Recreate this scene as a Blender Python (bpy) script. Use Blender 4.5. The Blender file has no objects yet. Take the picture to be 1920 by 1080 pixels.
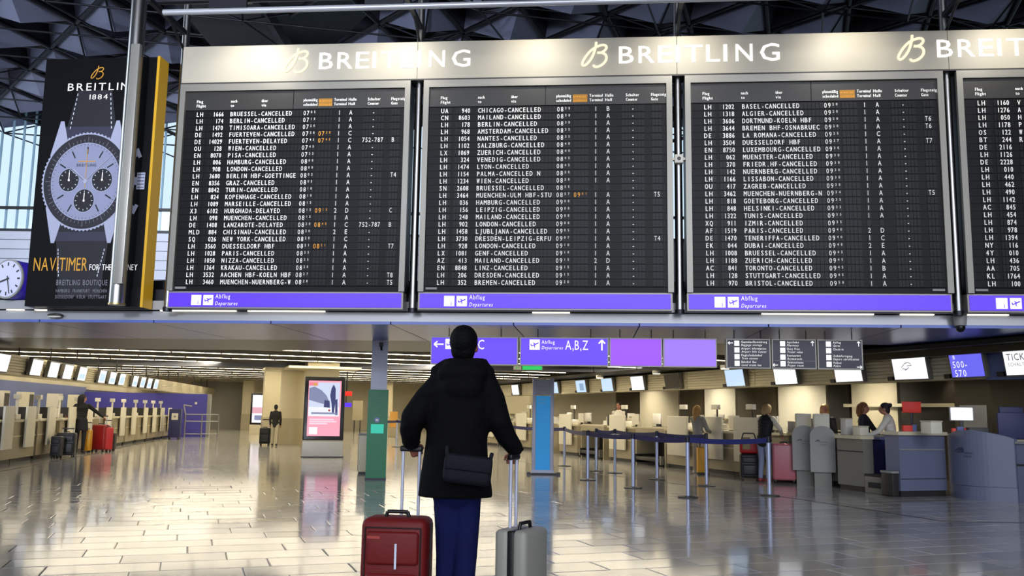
import bpy, bmesh, math, random
from mathutils import Vector, Matrix
random.seed(7)
S = bpy.context.scene
R = math.radians
# ---------------------------------------------------------------- camera
FPX, PITCH, ROLL, EYE = 1687.3, R(7.872), R(.879), 1.35
cam = bpy.data.cameras.new('camera'); camo = bpy.data.objects.new('camera', cam)
S.collection.objects.link(camo); S.camera = camo
cam.sensor_width = 36; cam.lens = 36 * FPX / 1920; cam.clip_end = 300; cam.clip_start = .1
FW = Vector((0, math.cos(PITCH), math.sin(PITCH))); U0 = Vector((0, -math.sin(PITCH), math.cos(PITCH))); R0 = Vector((1, 0, 0))
RT = R0 * math.cos(ROLL) + U0 * math.sin(ROLL); UP = -R0 * math.sin(ROLL) + U0 * math.cos(ROLL)
camo.matrix_world = Matrix(((RT.x, UP.x, -FW.x, 0), (RT.y, UP.y, -FW.y, 0), (RT.z, UP.z, -FW.z, EYE), (0, 0, 0, 1)))
# ---------------------------------------------------------------- exposure, world
S.view_settings.view_transform = 'Standard'; S.view_settings.look = 'None'
S.view_settings.exposure = .12; S.view_settings.gamma = 1; S.view_settings.use_curve_mapping = False
W = bpy.data.worlds.new('world'); S.world = W; W.use_nodes = True
W.node_tree.nodes['Background'].inputs[0].default_value = (.72, .86, 1, 1)
W.node_tree.nodes['Background'].inputs[1].default_value = 1.1
# ---------------------------------------------------------------- lights of the hall, real and added
YB = R(5.183)                                    # heading of the board wall
def lamp(name, kind, loc, target, power, color, size=1, size_y=None, **k):
    l = bpy.data.lights.new(name, kind); o = bpy.data.objects.new(name, l); S.collection.objects.link(o)
    o.location = loc; o.rotation_euler = (Vector(target) - Vector(loc)).to_track_quat('-Z', 'Y').to_euler()
    l.energy = power; l.color = color
    if kind == 'AREA':
        l.shape = 'RECTANGLE'; l.size = size; l.size_y = size_y or size
    for a, b in k.items(): setattr(l, a, b)
    return o
lamp('back_fill', 'AREA', (0, -21, 6), (0, 14, 4), 4000, (.84, .89, 1), 46, 8)  # added fill from behind the camera; the back wall has no windows
lamp('daylight_left', 'AREA', (-27, 16, 10), (0, 12, 6), 2200, (.75, .86, 1), 8, 14)
lamp('hall_fill', 'AREA', (2, -4, 9.5), (0, 19, .5), 330, (.84, .88, 1), 16, 5, spread=R(75))  # added fill for floor and totem; the roof has no opening here
lamp('gallery_light', 'AREA', (-14, 27, 9.5), (-14, 34, 5), 420, (.9, .93, 1), 10, 2)
EB = Vector((math.cos(YB), -math.sin(YB), 0)); NB = Vector((math.sin(YB), math.cos(YB), 0)); OB = Vector((0, 14, 0))
def BD(u, z, d=0): return OB + EB * u + NB * d + Vector((0, 0, z))
lamp('roof_fill', 'SPOT', (-6, -8, 7), (-13, 27, 13), 16000, (.8, .86, 1), spot_size=R(62), spot_blend=.8, shadow_soft_size=1)  # added spot that only brightens the dark roof, no known fitting
SPOTS = (-4.35, -1.9, .35, 2.65, 5.2, 7.6)
for u in SPOTS:
    lamp('header_spot', 'SPOT', BD(u, 7.56, -1.1), BD(u, 6.8, 0), 80, (1, .94, .82), spot_size=R(100), spot_blend=1, shadow_soft_size=.06)

# ================================================================ helpers
def srgb(h):
    h = h.lstrip('#'); v = [int(h[i:i+2], 16) / 255 for i in (0, 2, 4)]
    return tuple(((c + .055) / 1.055) ** 2.4 if c > .04045 else c / 12.92 for c in v) + (1,)
MATS = {}
def mat(name, col, rough=.5, metal=0, emit=0, noise=0, nscale=8, bump=0, spec=.5, alpha=1, aniso=None, bscale=None):
    if name in MATS: return MATS[name]
    m = bpy.data.materials.new(name); m.use_nodes = True; nt = m.node_tree; b = nt.nodes['Principled BSDF']
    c = srgb(col) if isinstance(col, str) else tuple(col) + (1,)
    b.inputs['Base Color'].default_value = c; b.inputs['Roughness'].default_value = rough; b.inputs['Metallic'].default_value = metal
    b.inputs['Specular IOR Level'].default_value = spec
    if emit:
        if emit > .8: b.inputs['Base Color'].default_value = tuple(x*.12 for x in c[:3]) + (1,)
        b.inputs['Emission Color'].default_value = c; b.inputs['Emission Strength'].default_value = emit
    if alpha < 1: b.inputs['Alpha'].default_value = alpha
    if noise or bump:
        tc = nt.nodes.new('ShaderNodeTexCoord'); n = nt.nodes.new('ShaderNodeTexNoise'); n.inputs['Scale'].default_value = nscale; n.inputs['Detail'].default_value = 4
        nt.links.new(tc.outputs['Object'], n.inputs['Vector'])
        if noise:
            mx = nt.nodes.new('ShaderNodeMix'); mx.data_type = 'RGBA'
            mx.inputs['A'].default_value = tuple(x * (1 - noise) for x in c[:3]) + (1,); mx.inputs['B'].default_value = tuple(min(1, x * (1 + noise)) for x in c[:3]) + (1,)
            nt.links.new(n.outputs['Fac'], mx.inputs['Factor']); nt.links.new(mx.outputs['Result'], b.inputs['Base Color'])
        if bump:
            bp = nt.nodes.new('ShaderNodeBump'); bp.inputs['Strength'].default_value = bump; bp.inputs['Distance'].default_value = .01
            n2 = nt.nodes.new('ShaderNodeTexNoise'); n2.inputs['Scale'].default_value = bscale or nscale * 6; nt.links.new(tc.outputs['Object'], n2.inputs['Vector'])
            nt.links.new(n2.outputs['Fac'], bp.inputs['Height']); nt.links.new(bp.outputs['Normal'], b.inputs['Normal'])
    MATS[name] = m; return m
steel = mat('brushed_steel', '#9a9a98', .28, 1, noise=.06, nscale=20)
dsteel = mat('dark_steel', '#33343a', .4, .8)
black = mat('black_paint', '#040405', .4)
board_black = mat('board_black', '#07070a', .45, spec=.2, noise=.2)
frame_grey = mat('frame_grey', '#8e8b82', .4, .4)
header_m = mat('header_panel', '#b3ac9a', .5, noise=.03, nscale=2)
letter_w = mat('lit_letter', '#fffdf8', .5, emit=1.0)
print_w = mat('print_white', '#f0eee8', .6, emit=.3)  # printed headings, brightened by an added glow
flap_w = mat('flap_white', '#f2f0ea', .55, emit=.2)  # flap print, white and orange, given a slight glow for lamp light
flap_o = mat('flap_orange', '#f0a024', .55, emit=.25)
flap_m = mat('flap_leaf', '#0a0a0c', .42, spec=.25, noise=.35, nscale=30)
purple = mat('sign_purple', '#5a30f6', .35, emit=.95)
purple2 = mat('sign_violet', '#9440f8', .35, emit=.95)
purple3 = mat('sign_lilac', '#946cf4', .35, emit=.95)
purple4 = mat('sign_blue', '#6a68f0', .35, emit=.95)
sign_dark = mat('sign_navy', '#1a1c30', .4, noise=.08)
sign_w = mat('sign_white', '#ffffff', .5, emit=.95)
gold = mat('gold_side', '#c99a14', .45, emit=.18, noise=.08, nscale=3)
beige = mat('desk_beige', '#a0957a', .42, noise=.08, nscale=3)
beige_l = mat('desk_cream', '#cfc6a8', .45, noise=.04)
slab_w = mat('slab_white', '#e2dcc6', .45, noise=.03)
brown = mat('wall_brown', '#4e432e', .6, noise=.15, nscale=4)
brown_d = mat('void_brown', '#1c160e', .7)
wall_c = mat('wall_cream', '#cfc6aa', .55, noise=.05, nscale=2)
blue_wall = mat('wall_blue', '#5a6aa0', .5, noise=.1, nscale=1.5)
navy = mat('navy_blue', '#23285a', .5, noise=.08)
indigo = mat('indigo_panel', '#4543a4', .5, noise=.06)
screen = mat('screen_white', '#f4f6fa', .3, emit=1.1)
screen_b = mat('screen_pale_blue', '#bcd6f2', .3, emit=1.0)
screen_off = mat('screen_off', '#1c160f', .2)
white_case = mat('white_plastic', '#dcd8cc', .4)
grey_case = mat('grey_plastic', '#8c8c8a', .45)
charcoal = mat('charcoal', '#2a2825', .5)
belt_b = mat('belt_blue', '#1d2060', .6, noise=.1, nscale=20)
post_m = mat('post_aluminium', '#b4bcd8', .3, .5)
rubber = mat('rubber', '#0c0c0c', .7)
skin = mat('skin', '#b07a62', .5, noise=.05)
skin_d = mat('skin_warm', '#a0604c', .5)
GLY = {}
def glyph(ch):
    if ch not in GLY:
        c = bpy.data.curves.new('g', 'FONT'); c.body = ch; c.resolution_u = 2
        o = bpy.data.objects.new('g', c); S.collection.objects.link(o)
        bpy.context.view_layer.update()
        me = bpy.data.meshes.new_from_object(o.evaluated_get(bpy.context.evaluated_depsgraph_get()))
        vs = [(v.co.x, v.co.y) for v in me.vertices]; fs = [tuple(p.vertices) for p in me.polygons]
        x0 = min([v[0] for v in vs] or [0]); x1 = max([v[0] for v in vs] or [.3])
        GLY[ch] = ([(x - x0, y) for x, y in vs], fs, x1 - x0)
        bpy.data.objects.remove(o); bpy.data.curves.remove(c); bpy.data.meshes.remove(me)
    return GLY[ch]
class MB:
    """collects shapes of one part; every vertex goes through the matrix M"""
    def __init__(s): s.v = []; s.f = []; s.m = []; s.mats = []; s.sm = []; s.M = Matrix()
    def mi(s, m):
        if m not in s.mats: s.mats.append(m)
        return s.mats.index(m)
    def add(s, vs, fs, m, smooth=False):
        k = len(s.v); s.v += [s.M @ Vector(v) for v in vs]; i = s.mi(m)
        for f in fs: s.f.append([a + k for a in f]); s.m.append(i); s.sm.append(smooth)
        return s
    def box(s, x0, x1, y0, y1, z0, z1, m, bev=0):
        if bev:
            bm = bmesh.new(); bmesh.ops.create_cube(bm, size=1)
            for v in bm.verts: v.co = Vector(((x0+x1)/2 + v.co.x*(x1-x0), (y0+y1)/2 + v.co.y*(y1-y0), (z0+z1)/2 + v.co.z*(z1-z0)))
            bmesh.ops.bevel(bm, geom=bm.edges[:], offset=bev, segments=3, profile=.5, affect='EDGES')
            bm.verts.index_update()
            s.add([v.co[:] for v in bm.verts], [[v.index for v in f.verts] for f in bm.faces], m, True); bm.free(); return s
        vs = [(x, y, z) for z in (z0, z1) for y in (y0, y1) for x in (x0, x1)]
        return s.add(vs, [(0,2,3,1), (4,5,7,6), (0,1,5,4), (2,6,7,3), (0,4,6,2), (1,3,7,5)], m)
    def tube(s, a, b, r, m, n=12, r2=None, cap=True):
        a, b = Vector(a), Vector(b); d = (b - a).normalized(); q = d.to_track_quat('Z', 'Y'); r2 = r if r2 is None else r2
        vs = []
        for p, rr in ((a, r), (b, r2)):
            for i in range(n):
                t = 2*math.pi*i/n; vs.append(p + q @ Vector((rr*math.cos(t), rr*math.sin(t), 0)))
        s.add(vs, [(i, (i+1) % n, n+(i+1) % n, n+i) for i in range(n)], m, True)
        if cap: s.add(vs, [tuple(range(n-1, -1, -1)), tuple(range(n, 2*n))], m)
        return s
    def path(s, pts, r, m, n=8):
        for a, b in zip(pts, pts[1:]): s.tube(a, b, r, m, n)
        return s
    def ell(s, c, rx, ry, rz, m, n=16, h=10, rot=None, zmin=-1, zmax=1):
        vs = []; q = rot or Matrix.Identity(3)
        for j in range(h + 1):
            ph = math.acos(max(-1, min(1, zmax + (zmin - zmax) * j / h)))
            for i in range(n):
                t = 2*math.pi*i/n; vs.append(Vector(c) + q @ Vector((rx*math.sin(ph)*math.cos(t), ry*math.sin(ph)*math.sin(t), rz*math.cos(ph))))
        fs = [(j*n+i, (j+1)*n+i, (j+1)*n+(i+1) % n, j*n+(i+1) % n) for j in range(h) for i in range(n)]
        fs += [tuple(range(n)), tuple(range(h*n+n-1, h*n-1, -1))]
        return s.add(vs, fs, m, True)
    def prism(s, poly, d0, d1, m, plane='xz'):
        """outline poly extruded along the missing axis from d0 to d1"""
        n = len(poly)
        def P(a, d): return (a[0], d, a[1]) if plane == 'xz' else ((a[0], a[1], d) if plane == 'xy' else (d, a[0], a[1]))
        vs = [P(a, d0) for a in poly] + [P(a, d1) for a in poly]
        return s.add(vs, [tuple(range(n)), tuple(range(2*n-1, n-1, -1))] + [(i, n+i, n+(i+1) % n, (i+1) % n) for i in range(n)], m)
    def disc(s, cx, cz, r, y, m, n=40, r0=0, plane='xz'):
        if r0 == 0: return s.add([(cx+r*math.cos(2*math.pi*i/n), y, cz+r*math.sin(2*math.pi*i/n)) for i in range(n)], [tuple(range(n))], m)
        vs = [(cx+q*math.cos(2*math.pi*i/n), y, cz+q*math.sin(2*math.pi*i/n)) for q in (r, r0) for i in range(n)]
        return s.add(vs, [(i, (i+1) % n, n+(i+1) % n, n+i) for i in range(n)], m)
    def line(s, x0, z0, x1, z1, w, y, m):
        d = Vector((x1-x0, z1-z0)).normalized() * w / 2
        return s.add([(x0-d.y, y, z0+d.x), (x0+d.y, y, z0-d.x), (x1+d.y, y, z1-d.x), (x1-d.y, y, z1+d.x)], [(0,1,2,3)], m)
    def text(s, t, x, z, h, m, y=0, sx=1, pitch=None, width=None, gap=.17, align='l', slant=0):
        """lettering on the plane y; h is the height of a capital"""
        k = h / .69
        if pitch:
            for i, ch in enumerate(t):
                if ch == ' ': continue
                vs, fs, w = glyph(ch); kx = min(k*sx, pitch*.74 / w) if w > .15 else k*sx*.9
                ox = x + pitch*i + (pitch - w*kx) / 2
                s.add([(ox + a*kx, y, z + b*k) for a, b in vs], fs, m)
            return s
        tot = sum((glyph(c)[2] if c != ' ' else .32) + gap for c in t) - gap
        kx = k*sx if not width else width / tot
        if align == 'c': x -= tot*kx/2
        if align == 'r': x -= tot*kx
        for ch in t:
            if ch == ' ': x += (.32+gap)*kx; continue
            vs, fs, w = glyph(ch)
            s.add([(x + a*kx + slant*b*k, y, z + b*k) for a, b in vs], fs, m); x += (w+gap)*kx
        return s
    def mesh(s, name):
        me = bpy.data.meshes.new(name); me.from_pydata([tuple(v) for v in s.v], [], s.f)
        for m in s.mats: me.materials.append(m)
        for p, i, q in zip(me.polygons, s.m, s.sm): p.material_index = i; p.use_smooth = q
        me.update(); return me
    def build(s, name, parent=None, kind=None, label=None):
        return link(name, s.mesh(name), parent, kind, label)
def link(name, me, parent=None, kind=None, label=None):
    o = bpy.data.objects.new(name, me); S.collection.objects.link(o)
    if parent: o.parent = parent
    if kind: o['kind'] = kind
    if label: o['label'] = label
    return o
def tag(o, label, cat, group=None, kind=None):
    o['label'] = label; o['category'] = cat
    if group: o['group'] = group
    if kind: o['kind'] = kind
    return o
def thing(name, loc, rz, label, cat, group=None):
    o = bpy.data.objects.new(name, None); S.collection.objects.link(o); o.location = loc; o.rotation_euler = (0, 0, rz); o.empty_display_size = .1
    return tag(o, label, cat, group)
def struct(name, mb): return mb.build(name, None, 'structure')
def sroot(name, loc=(0,0,0), rz=0):
    o = bpy.data.objects.new(name, None); S.collection.objects.link(o); o.location = loc; o.rotation_euler = (0, 0, rz); o['kind'] = 'structure'; return o
def copy_tree(o, parent=None):
    c = o.copy(); S.collection.objects.link(c); c.parent = parent
    for ch in list(o.children): copy_tree(ch, c)
    return c
def ray(x, y): return FW*FPX + RT*(x-960) - UP*(y-540)
def G(x, y, z=0):                                 # the ground point seen at a photograph pixel
    d = ray(x, y); return Vector((0, 0, EYE)) + d * ((z-EYE)/d.z)
def YP(x, y, Y):                                  # the point at depth Y seen at a pixel
    d = ray(x, y); return Vector((0, 0, EYE)) + d * (Y/d.y)
def loc(u, d=0, z=0): return BD(u, z, d)
RZB = -YB
# the check-in rows: local y runs into the hall, local x to the right
OR_, HR = Vector((6.8, 15.93, 0)), R(-19.3)
OL_, HL = Vector((-11.48, 20.66, 0)), R(-10.7)
def ax(h): return Vector((math.cos(h), -math.sin(h), 0)), Vector((math.sin(h), math.cos(h), 0))
RX, RY = ax(HR); LX, LY = ax(HL)
def RW(x, y, z=0): return OR_ + RX*x + RY*y + Vector((0, 0, z))
def LW(x, y, z=0): return OL_ + LX*x + LY*y + Vector((0, 0, z))

# ================================================================ floor
fl = MB(); tile_mats = []
def tile_mat(name, c1, rough):
    m = mat(name, c1, rough, noise=.10, nscale=2.2); nt = m.node_tree; b = nt.nodes['Principled BSDF']
    b.inputs['Specular IOR Level'].default_value = .5
    tc = nt.nodes.new('ShaderNodeTexCoord'); n = nt.nodes.new('ShaderNodeTexNoise'); n.inputs['Scale'].default_value = 1.3; n.inputs['Detail'].default_value = 2
    bp = nt.nodes.new('ShaderNodeBump'); bp.inputs['Strength'].default_value = .04; bp.inputs['Distance'].default_value = .01
    nt.links.new(tc.outputs['Object'], n.inputs['Vector']); nt.links.new(n.outputs['Fac'], bp.inputs['Height']); nt.links.new(bp.outputs['Normal'], b.inputs['Normal'])
    return m
T1 = tile_mat('stone_tile', '#b0aeaa', .10); T2 = tile_mat('stone_tile_light', '#bbb8b0', .095); T3 = tile_mat('stone_tile_grey', '#a0a1a0', .115)
T4 = tile_mat('stone_tile_aisle', '#9c937a', .14)
grout = mat('grout', '#5e5b52', .5)
def floor_mat():
    """polished stone slabs beyond the built tiles"""
    m = tile_mat('stone_floor', '#aaa79d', .08); nt = m.node_tree; b = nt.nodes['Principled BSDF']
    tc = nt.nodes.new('ShaderNodeTexCoord'); mp = nt.nodes.new('ShaderNodeMapping'); mp.inputs['Rotation'].default_value = (0, 0, HR)
    br = nt.nodes.new('ShaderNodeTexBrick'); br.inputs['Scale'].default_value = 1; br.inputs['Brick Width'].default_value = .9; br.inputs['Row Height'].default_value = .45
    br.inputs['Mortar Size'].default_value = .006; br.inputs['Color1'].default_value = srgb('#c4c1b5'); br.inputs['Color2'].default_value = srgb('#ccc9bc'); br.inputs['Mortar'].default_value = srgb('#7d7a70')
    nt.links.new(tc.outputs['Object'], mp.inputs['Vector']); nt.links.new(mp.outputs['Vector'], br.inputs['Vector']); nt.links.new(br.outputs['Color'], b.inputs['Base Color'])
    return m
fl.box(-45, 40, -25, 75, -.25, -.012, grout)
floor = struct('floor', fl)
# near slabs one by one; rows run across the hall, local y into the hall
tiles = []
TW, TH = .9, .45
tile_meshes = []
for mm in (T1, T2, T3, T1):
    b = MB(); w, h = TW/2-.003, TH/2-.003; c = .008
    vs = [(-w, -h, -.01), (w, -h, -.01), (w, h, -.01), (-w, h, -.01), (-w, -h, -.003), (w, -h, -.003), (w, h, -.003), (-w, h, -.003), (-w+c, -h+c, 0), (w-c, -h+c, 0), (w-c, h-c, 0), (-w+c, h-c, 0)]
    fs = [(0,1,5,4), (1,2,6,5), (2,3,7,6), (3,0,4,7), (4,5,9,8), (5,6,10,9), (6,7,11,10), (7,4,8,11), (8,9,10,11)]
    b.add(vs, fs, mm); tile_meshes.append(b.mesh('floor_tile'))
def inframe(p):
    v = p - Vector((0, 0, EYE)); w = v.dot(FW)
    if w < .5: return None
    return 960 + FPX*v.dot(RT)/w, 540 - FPX*v.dot(UP)/w
cand = []
for j in range(-20, 60):
    for i in range(-30, 30):
        p = RX*((i + (j % 2)*.5 + (j % 3)*.12)*TW) + RY*(j*TH) + Vector((0, 9, 0))
        q = inframe(p)
        if q and -60 < q[0] < 1980 and q[1] < 1120: cand.append((p.y, i, j, p))
cand.sort(key=lambda t: t[0])
near = cand[:299]; done = {(i, j) for _, i, j, _ in near}
for _, i, j, p in near:
    o = link('floor_tile', random.choice(tile_meshes), floor); o.location = p
    o.rotation_euler = (R(random.uniform(-.16, .16)), R(random.uniform(-.1, .1)), -HR)
# beyond and around them: the same slabs, laid as one sheet with cut joints
far = MB(); fm = floor_mat()
yn = near[-1][0]
for _, i, j, p in cand[299:]:
    w, h = TW/2-.003, TH/2-.003
    far.add([p + RX*a*w + RY*b*h for a, b in ((-1,-1), (1,-1), (1,1), (-1,1))], [(0,1,2,3)], [T1, T2, T1, T3][(i*7+j*3) % 4])
    done.add((i, j))
for j in range(-75, 150):                         # strips of slabs outside the view and in the far hall
    for i in range(-60, 60):
        if (i, j) in done: continue
        p = RX*((i + (j % 2)*.5 + (j % 3)*.12)*TW) + RY*(j*TH) + Vector((0, 9, 0))
        if p.x < -40 or p.x > 35 or p.y < -20 or p.y > 72: continue
        w, h = TW/2-.003, TH/2-.003
        far.add([p + RX*a*w + RY*b*h for a, b in ((-1,-1), (1,-1), (1,1), (-1,1))], [(0,1,2,3)], fm if p.y > 30 else [T1, T2, T1, T3][(i*7+j*3) % 4])
far.build('far_tiles', floor, 'stuff')
# dark metal strips in the floor in front of the desks
tr = MB(); strip = mat('floor_strip', '#3c372c', .35, .3)
def gline(b, pts, w):
    for a, c in zip(pts, pts[1:]):
        a, c = Vector(a), Vector(c); n = (c-a).normalized().cross(Vector((0,0,1)))*w/2
        b.add([a-n, a+n, c+n, c-n], [(0,1,2,3)], strip)
gline(tr, [G(-80, 893, .002), G(0, 884, .002), G(190, 848, .002), G(330, 816, .002)], .05); struct('trim_1', tr)
tr = MB(); gline(tr, [G(2000, 982, .002), G(1768, 977, .002), G(1500, 936, .002), G(1100, 886, .002), G(960, 862, .002)], .05); struct('trim_2', tr)

# ================================================================ upper hall shell
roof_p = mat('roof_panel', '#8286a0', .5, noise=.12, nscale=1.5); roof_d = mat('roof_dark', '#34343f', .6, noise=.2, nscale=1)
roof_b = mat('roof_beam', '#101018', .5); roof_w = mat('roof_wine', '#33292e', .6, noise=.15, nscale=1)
wl = mat('upper_wall', '#8c909c', .6); cladding = mat('cladding_white', '#c9cede', .5, noise=.04, nscale=1)
b = MB(); b.box(-32, 32, -24, 36, 15.4, 15.7, roof_d); ceiling2 = struct('ceiling', b)
b = MB(); b.box(-32.3, -32, -24, 36, 0, 6.2, wl); b.box(-32.3, -32, -24, 36, 13, 15.4, wl); struct('wall_left', b)
for k in range(1): pass
b = MB(); b.box(32, 32.3, -24, 36, 0, 15.4, wl); struct('wall_right', b)
b = MB(); b.box(-32, 32, -24.3, -24, 0, 15.4, wl); struct('wall_back', b)
b = MB()
for yy in range(-24, 37, 4): b.box(-32.25, -32.05, yy-.06, yy+.06, 6.2, 13, dsteel)
struct('window_1', b)
# gallery end wall: white boards, window band above
GY = 34
wt = sroot('wall_front')
b = MB(); b.box(-40, 32, GY+.06, GY+.4, 2.9, 7.95, mat('joint_grey', '#6a6d78', .6)); b.build('wall_backing', wt)
zb = 3.2; k = 0
while zb < 7.8:
    for x0 in (-32, -24.5, -17, -9.5, -2, 5.5, 13):
        b = MB() if False else None
    k += 1; zb += .37
pm = MB(); pm.box(0, 7.46, -.05, .05, 0, .345, cladding); pmesh = pm.mesh('wall_board')
zb = 3.2
while zb < 7.8:
    for x0 in (-32, -24.5, -17, -9.5):
        o = link('wall_board', pmesh, wt); o.location = (x0, GY, zb)
    zb += .37
win = sroot('window_2')
b = MB(); b.box(-32, 32, GY-.08, GY+.12, 7.95, 8.05, dsteel); b.box(-32, 32, GY-.06, GY+.06, 8.83, 8.93, black); b.box(-32, 32, GY-.08, GY+.1, 15.0, 15.4, dsteel); b.build('window_frame', win)
slat = mat('blind_pale', '#a7c0d0', .6); blindm = mat('blind_light', '#e6eef6', .6)
b = MB()
for k in range(150):
    x = -32 + k*.426
    b.box(x, x+.07, GY+.1, GY+.16, 8.05, 15, slat)
b.build('vertical_blinds', win, 'stuff')
gl = bpy.data.materials.new('window_glass'); gl.use_nodes = True
nt = gl.node_tree; nt.nodes.remove(nt.nodes['Principled BSDF'])
a1 = nt.nodes.new('ShaderNodeBsdfTransparent'); a1.inputs[0].default_value = (.86, .94, .98, 1); a2 = nt.nodes.new('ShaderNodeBsdfGlossy'); a2.inputs['Roughness'].default_value = .05
mx = nt.nodes.new('ShaderNodeMixShader'); mx.inputs[0].default_value = .06
nt.links.new(a1.outputs[0], mx.inputs[1]); nt.links.new(a2.outputs[0], mx.inputs[2]); nt.links.new(mx.outputs[0], nt.nodes['Material Output'].inputs[0])
b = MB(); b.add([(-32, GY+.02, 8.05), (32, GY+.02, 8.05), (32, GY+.02, 15), (-32, GY+.02, 15)], [(0,1,2,3)], gl); b.build('pane', win)

# roof space frame: triangular coffers hanging under the slab
sd = 2.5; hh = sd*math.sqrt(3)/2; z0 = 12.6; rot = R(12)
def coffer(m1, m2, m3):
    b = MB(); A = [Vector((-sd/2, -hh/3, 0)), Vector((sd/2, -hh/3, 0)), Vector((0, 2*hh/3, 0))]; top = Vector((0, 0, 1.7))
    for i, m in zip(range(3), (m1, m2, m3)): b.add([A[i], A[(i+1) % 3], top, A[i]*1.0+Vector((0,0,.05)), A[(i+1) % 3]+Vector((0,0,.05)), top+Vector((0,0,.06))], [(0,2,1), (3,4,5), (0,1,4,3)], m)
    return b.mesh('roof_coffer')
def hang(m1, m2, m3):
    b = MB(); A = [Vector((-sd/2, hh/3, 0)), Vector((0, -2*hh/3, 0)), Vector((sd/2, hh/3, 0))]; bot = Vector((0, 0, -.5)); f = .94
    for i, m in zip(range(3), (m1, m2, m3)): b.add([A[i]*f, A[(i+1) % 3]*f, bot, A[i]*f+Vector((0,0,.05)), A[(i+1) % 3]*f+Vector((0,0,.05))], [(0,1,2), (0,3,4,1)], m)
    return b.mesh('roof_panel')
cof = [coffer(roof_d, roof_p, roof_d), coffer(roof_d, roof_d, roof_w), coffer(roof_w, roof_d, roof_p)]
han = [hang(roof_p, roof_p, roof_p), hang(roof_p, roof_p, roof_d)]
beams = MB(); seen = set(); struts = MB(); n_roof = 0
rc, rs = math.cos(rot), math.sin(rot)
def RP(x, y, z): return Vector((-4 + x*rc - y*rs, 25 + x*rs + y*rc, z))
def keep(p): return -26 < p.x < 17 and 15.5 < p.y < 34.5 and not (-9.6 < p.x < -5.0 and p.y > 19) and p.x > -.9*p.y+1 and p.x < .75*p.y+2
for j in range(-7, 9):
    for i in range(-16, 16):
        ox = i*sd + (j % 2)*sd/2; oy = j*hh
        c1 = RP(ox + sd/2, oy + hh/3, z0); c2 = RP(ox + sd, oy + 2*hh/3, z0)
        if keep(c1) and n_roof < 298:
            o = link('roof_coffer', random.choice(cof), ceiling2); o.location = c1; o.rotation_euler = (0, 0, rot); n_roof += 1
        if keep(c2) and n_roof < 298:
            o = link('roof_panel', random.choice(han), ceiling2); o.location = c2; o.rotation_euler = (0, 0, rot); n_roof += 1
        P = [RP(ox, oy, z0-.05), RP(ox+sd, oy, z0-.05), RP(ox+sd/2, oy+hh, z0-.05), RP(ox-sd/2, oy+hh, z0-.05)]
        if keep(P[0]):
            for q in P[1:]: beams.tube(P[0], q, .075, roof_b, 6, cap=False)
            if (i + j) % 2 == 0:                  # lower nodes and their diagonals
                nd = RP(ox + sd, oy + 2*hh/3, z0-.7)
                for q in (RP(ox+sd/2, oy+hh, z0), RP(ox+3*sd/2, oy+hh, z0), RP(ox+sd, oy, z0)): struts.tube(nd, q, .03, dsteel, 5, cap=False)
                struts.tube(nd, RP(ox + 3*sd, oy + 2*hh/3, z0-.7), .03, dsteel, 5, cap=False)
                struts.tube(nd, RP(ox + sd + sd/2, oy + 2*hh/3 + hh, z0-.7), .03, dsteel, 5, cap=False)
beams.build('roof_beams', ceiling2, 'stuff'); struts.build('roof_struts', ceiling2, 'stuff')
b = MB(); b.box(-9.4, -7.2, 23, 31, 12.4, 12.5, roof_w); b.box(-7.1, -6.95, 20, 34, 12.2, 12.6, roof_b); b.build('duct_panel', ceiling2)

# ================================================================ gallery beam and soffit
fas = mat('fascia_metal', '#a8a9ac', .25, .3, noise=.04, nscale=1); sof = mat('soffit_metal', '#5c6eb4', .28, .1, noise=.05, nscale=1)
bm_ = sroot('trim_3', OB, RZB)
b = MB(); b.box(-16, 22, .33, .6, 2.95, 3.10, fas); b.box(-16, 22, .38, .6, 2.78, 2.93, fas); b.build('fascia', bm_)
b = MB(); b.box(-16, 22, .42, 8, 2.8, 3.3, dsteel); b.build('slab_edge', bm_)
for k in range(19):                               # soffit panels
    b = MB(); x = -16 + k*2; b.box(x+.01, x+1.99, .36, 3.75, 2.735, 2.78, sof); b.build('soffit_panel', bm_)
glow = mat('slit_glint', '#f5ecd8', .5, emit=2.2)  # glowing strips stand in for bright reflections in the beam slit
b = MB()
for x0, x1 in ((-8.6, -8.3), (-8.1, -7.9), (-5.9, -4.6), (-4.4, -3.1), (.3, .9), (3.9, 5.6), (6.0, 6.5), (7, 7.6)): b.box(x0, x1, .345, .39, 2.932, 2.946, glow)
b.build('slit_reflections', bm_)
b = MB(); b.box(-16, 22, .62, .7, 3.10, 3.18, mat('ledge_white', '#d8dae6', .4)); b.build('ledge', bm_)
b = MB(); b.box(-16, 22, .72, 1.2, 3.1, 3.5, black); b.build('parapet_shadow_gap', bm_)
# smoke detectors on the soffit
for u, lb in ((-7.7, 'small oval smoke detector on the grey beam under the watch poster'),):
    o = thing('smoke_detector', loc(u, .33, 2.85), RZB, lb, 'detector')
    b = MB(); b.ell((0, -.02, 0), .14, .06, .03, charcoal); b.build('base', o)
    b = MB(); b.ell((0, -.035, -.03), .12, .05, .02, white_case); b.build('cap', o)

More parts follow.
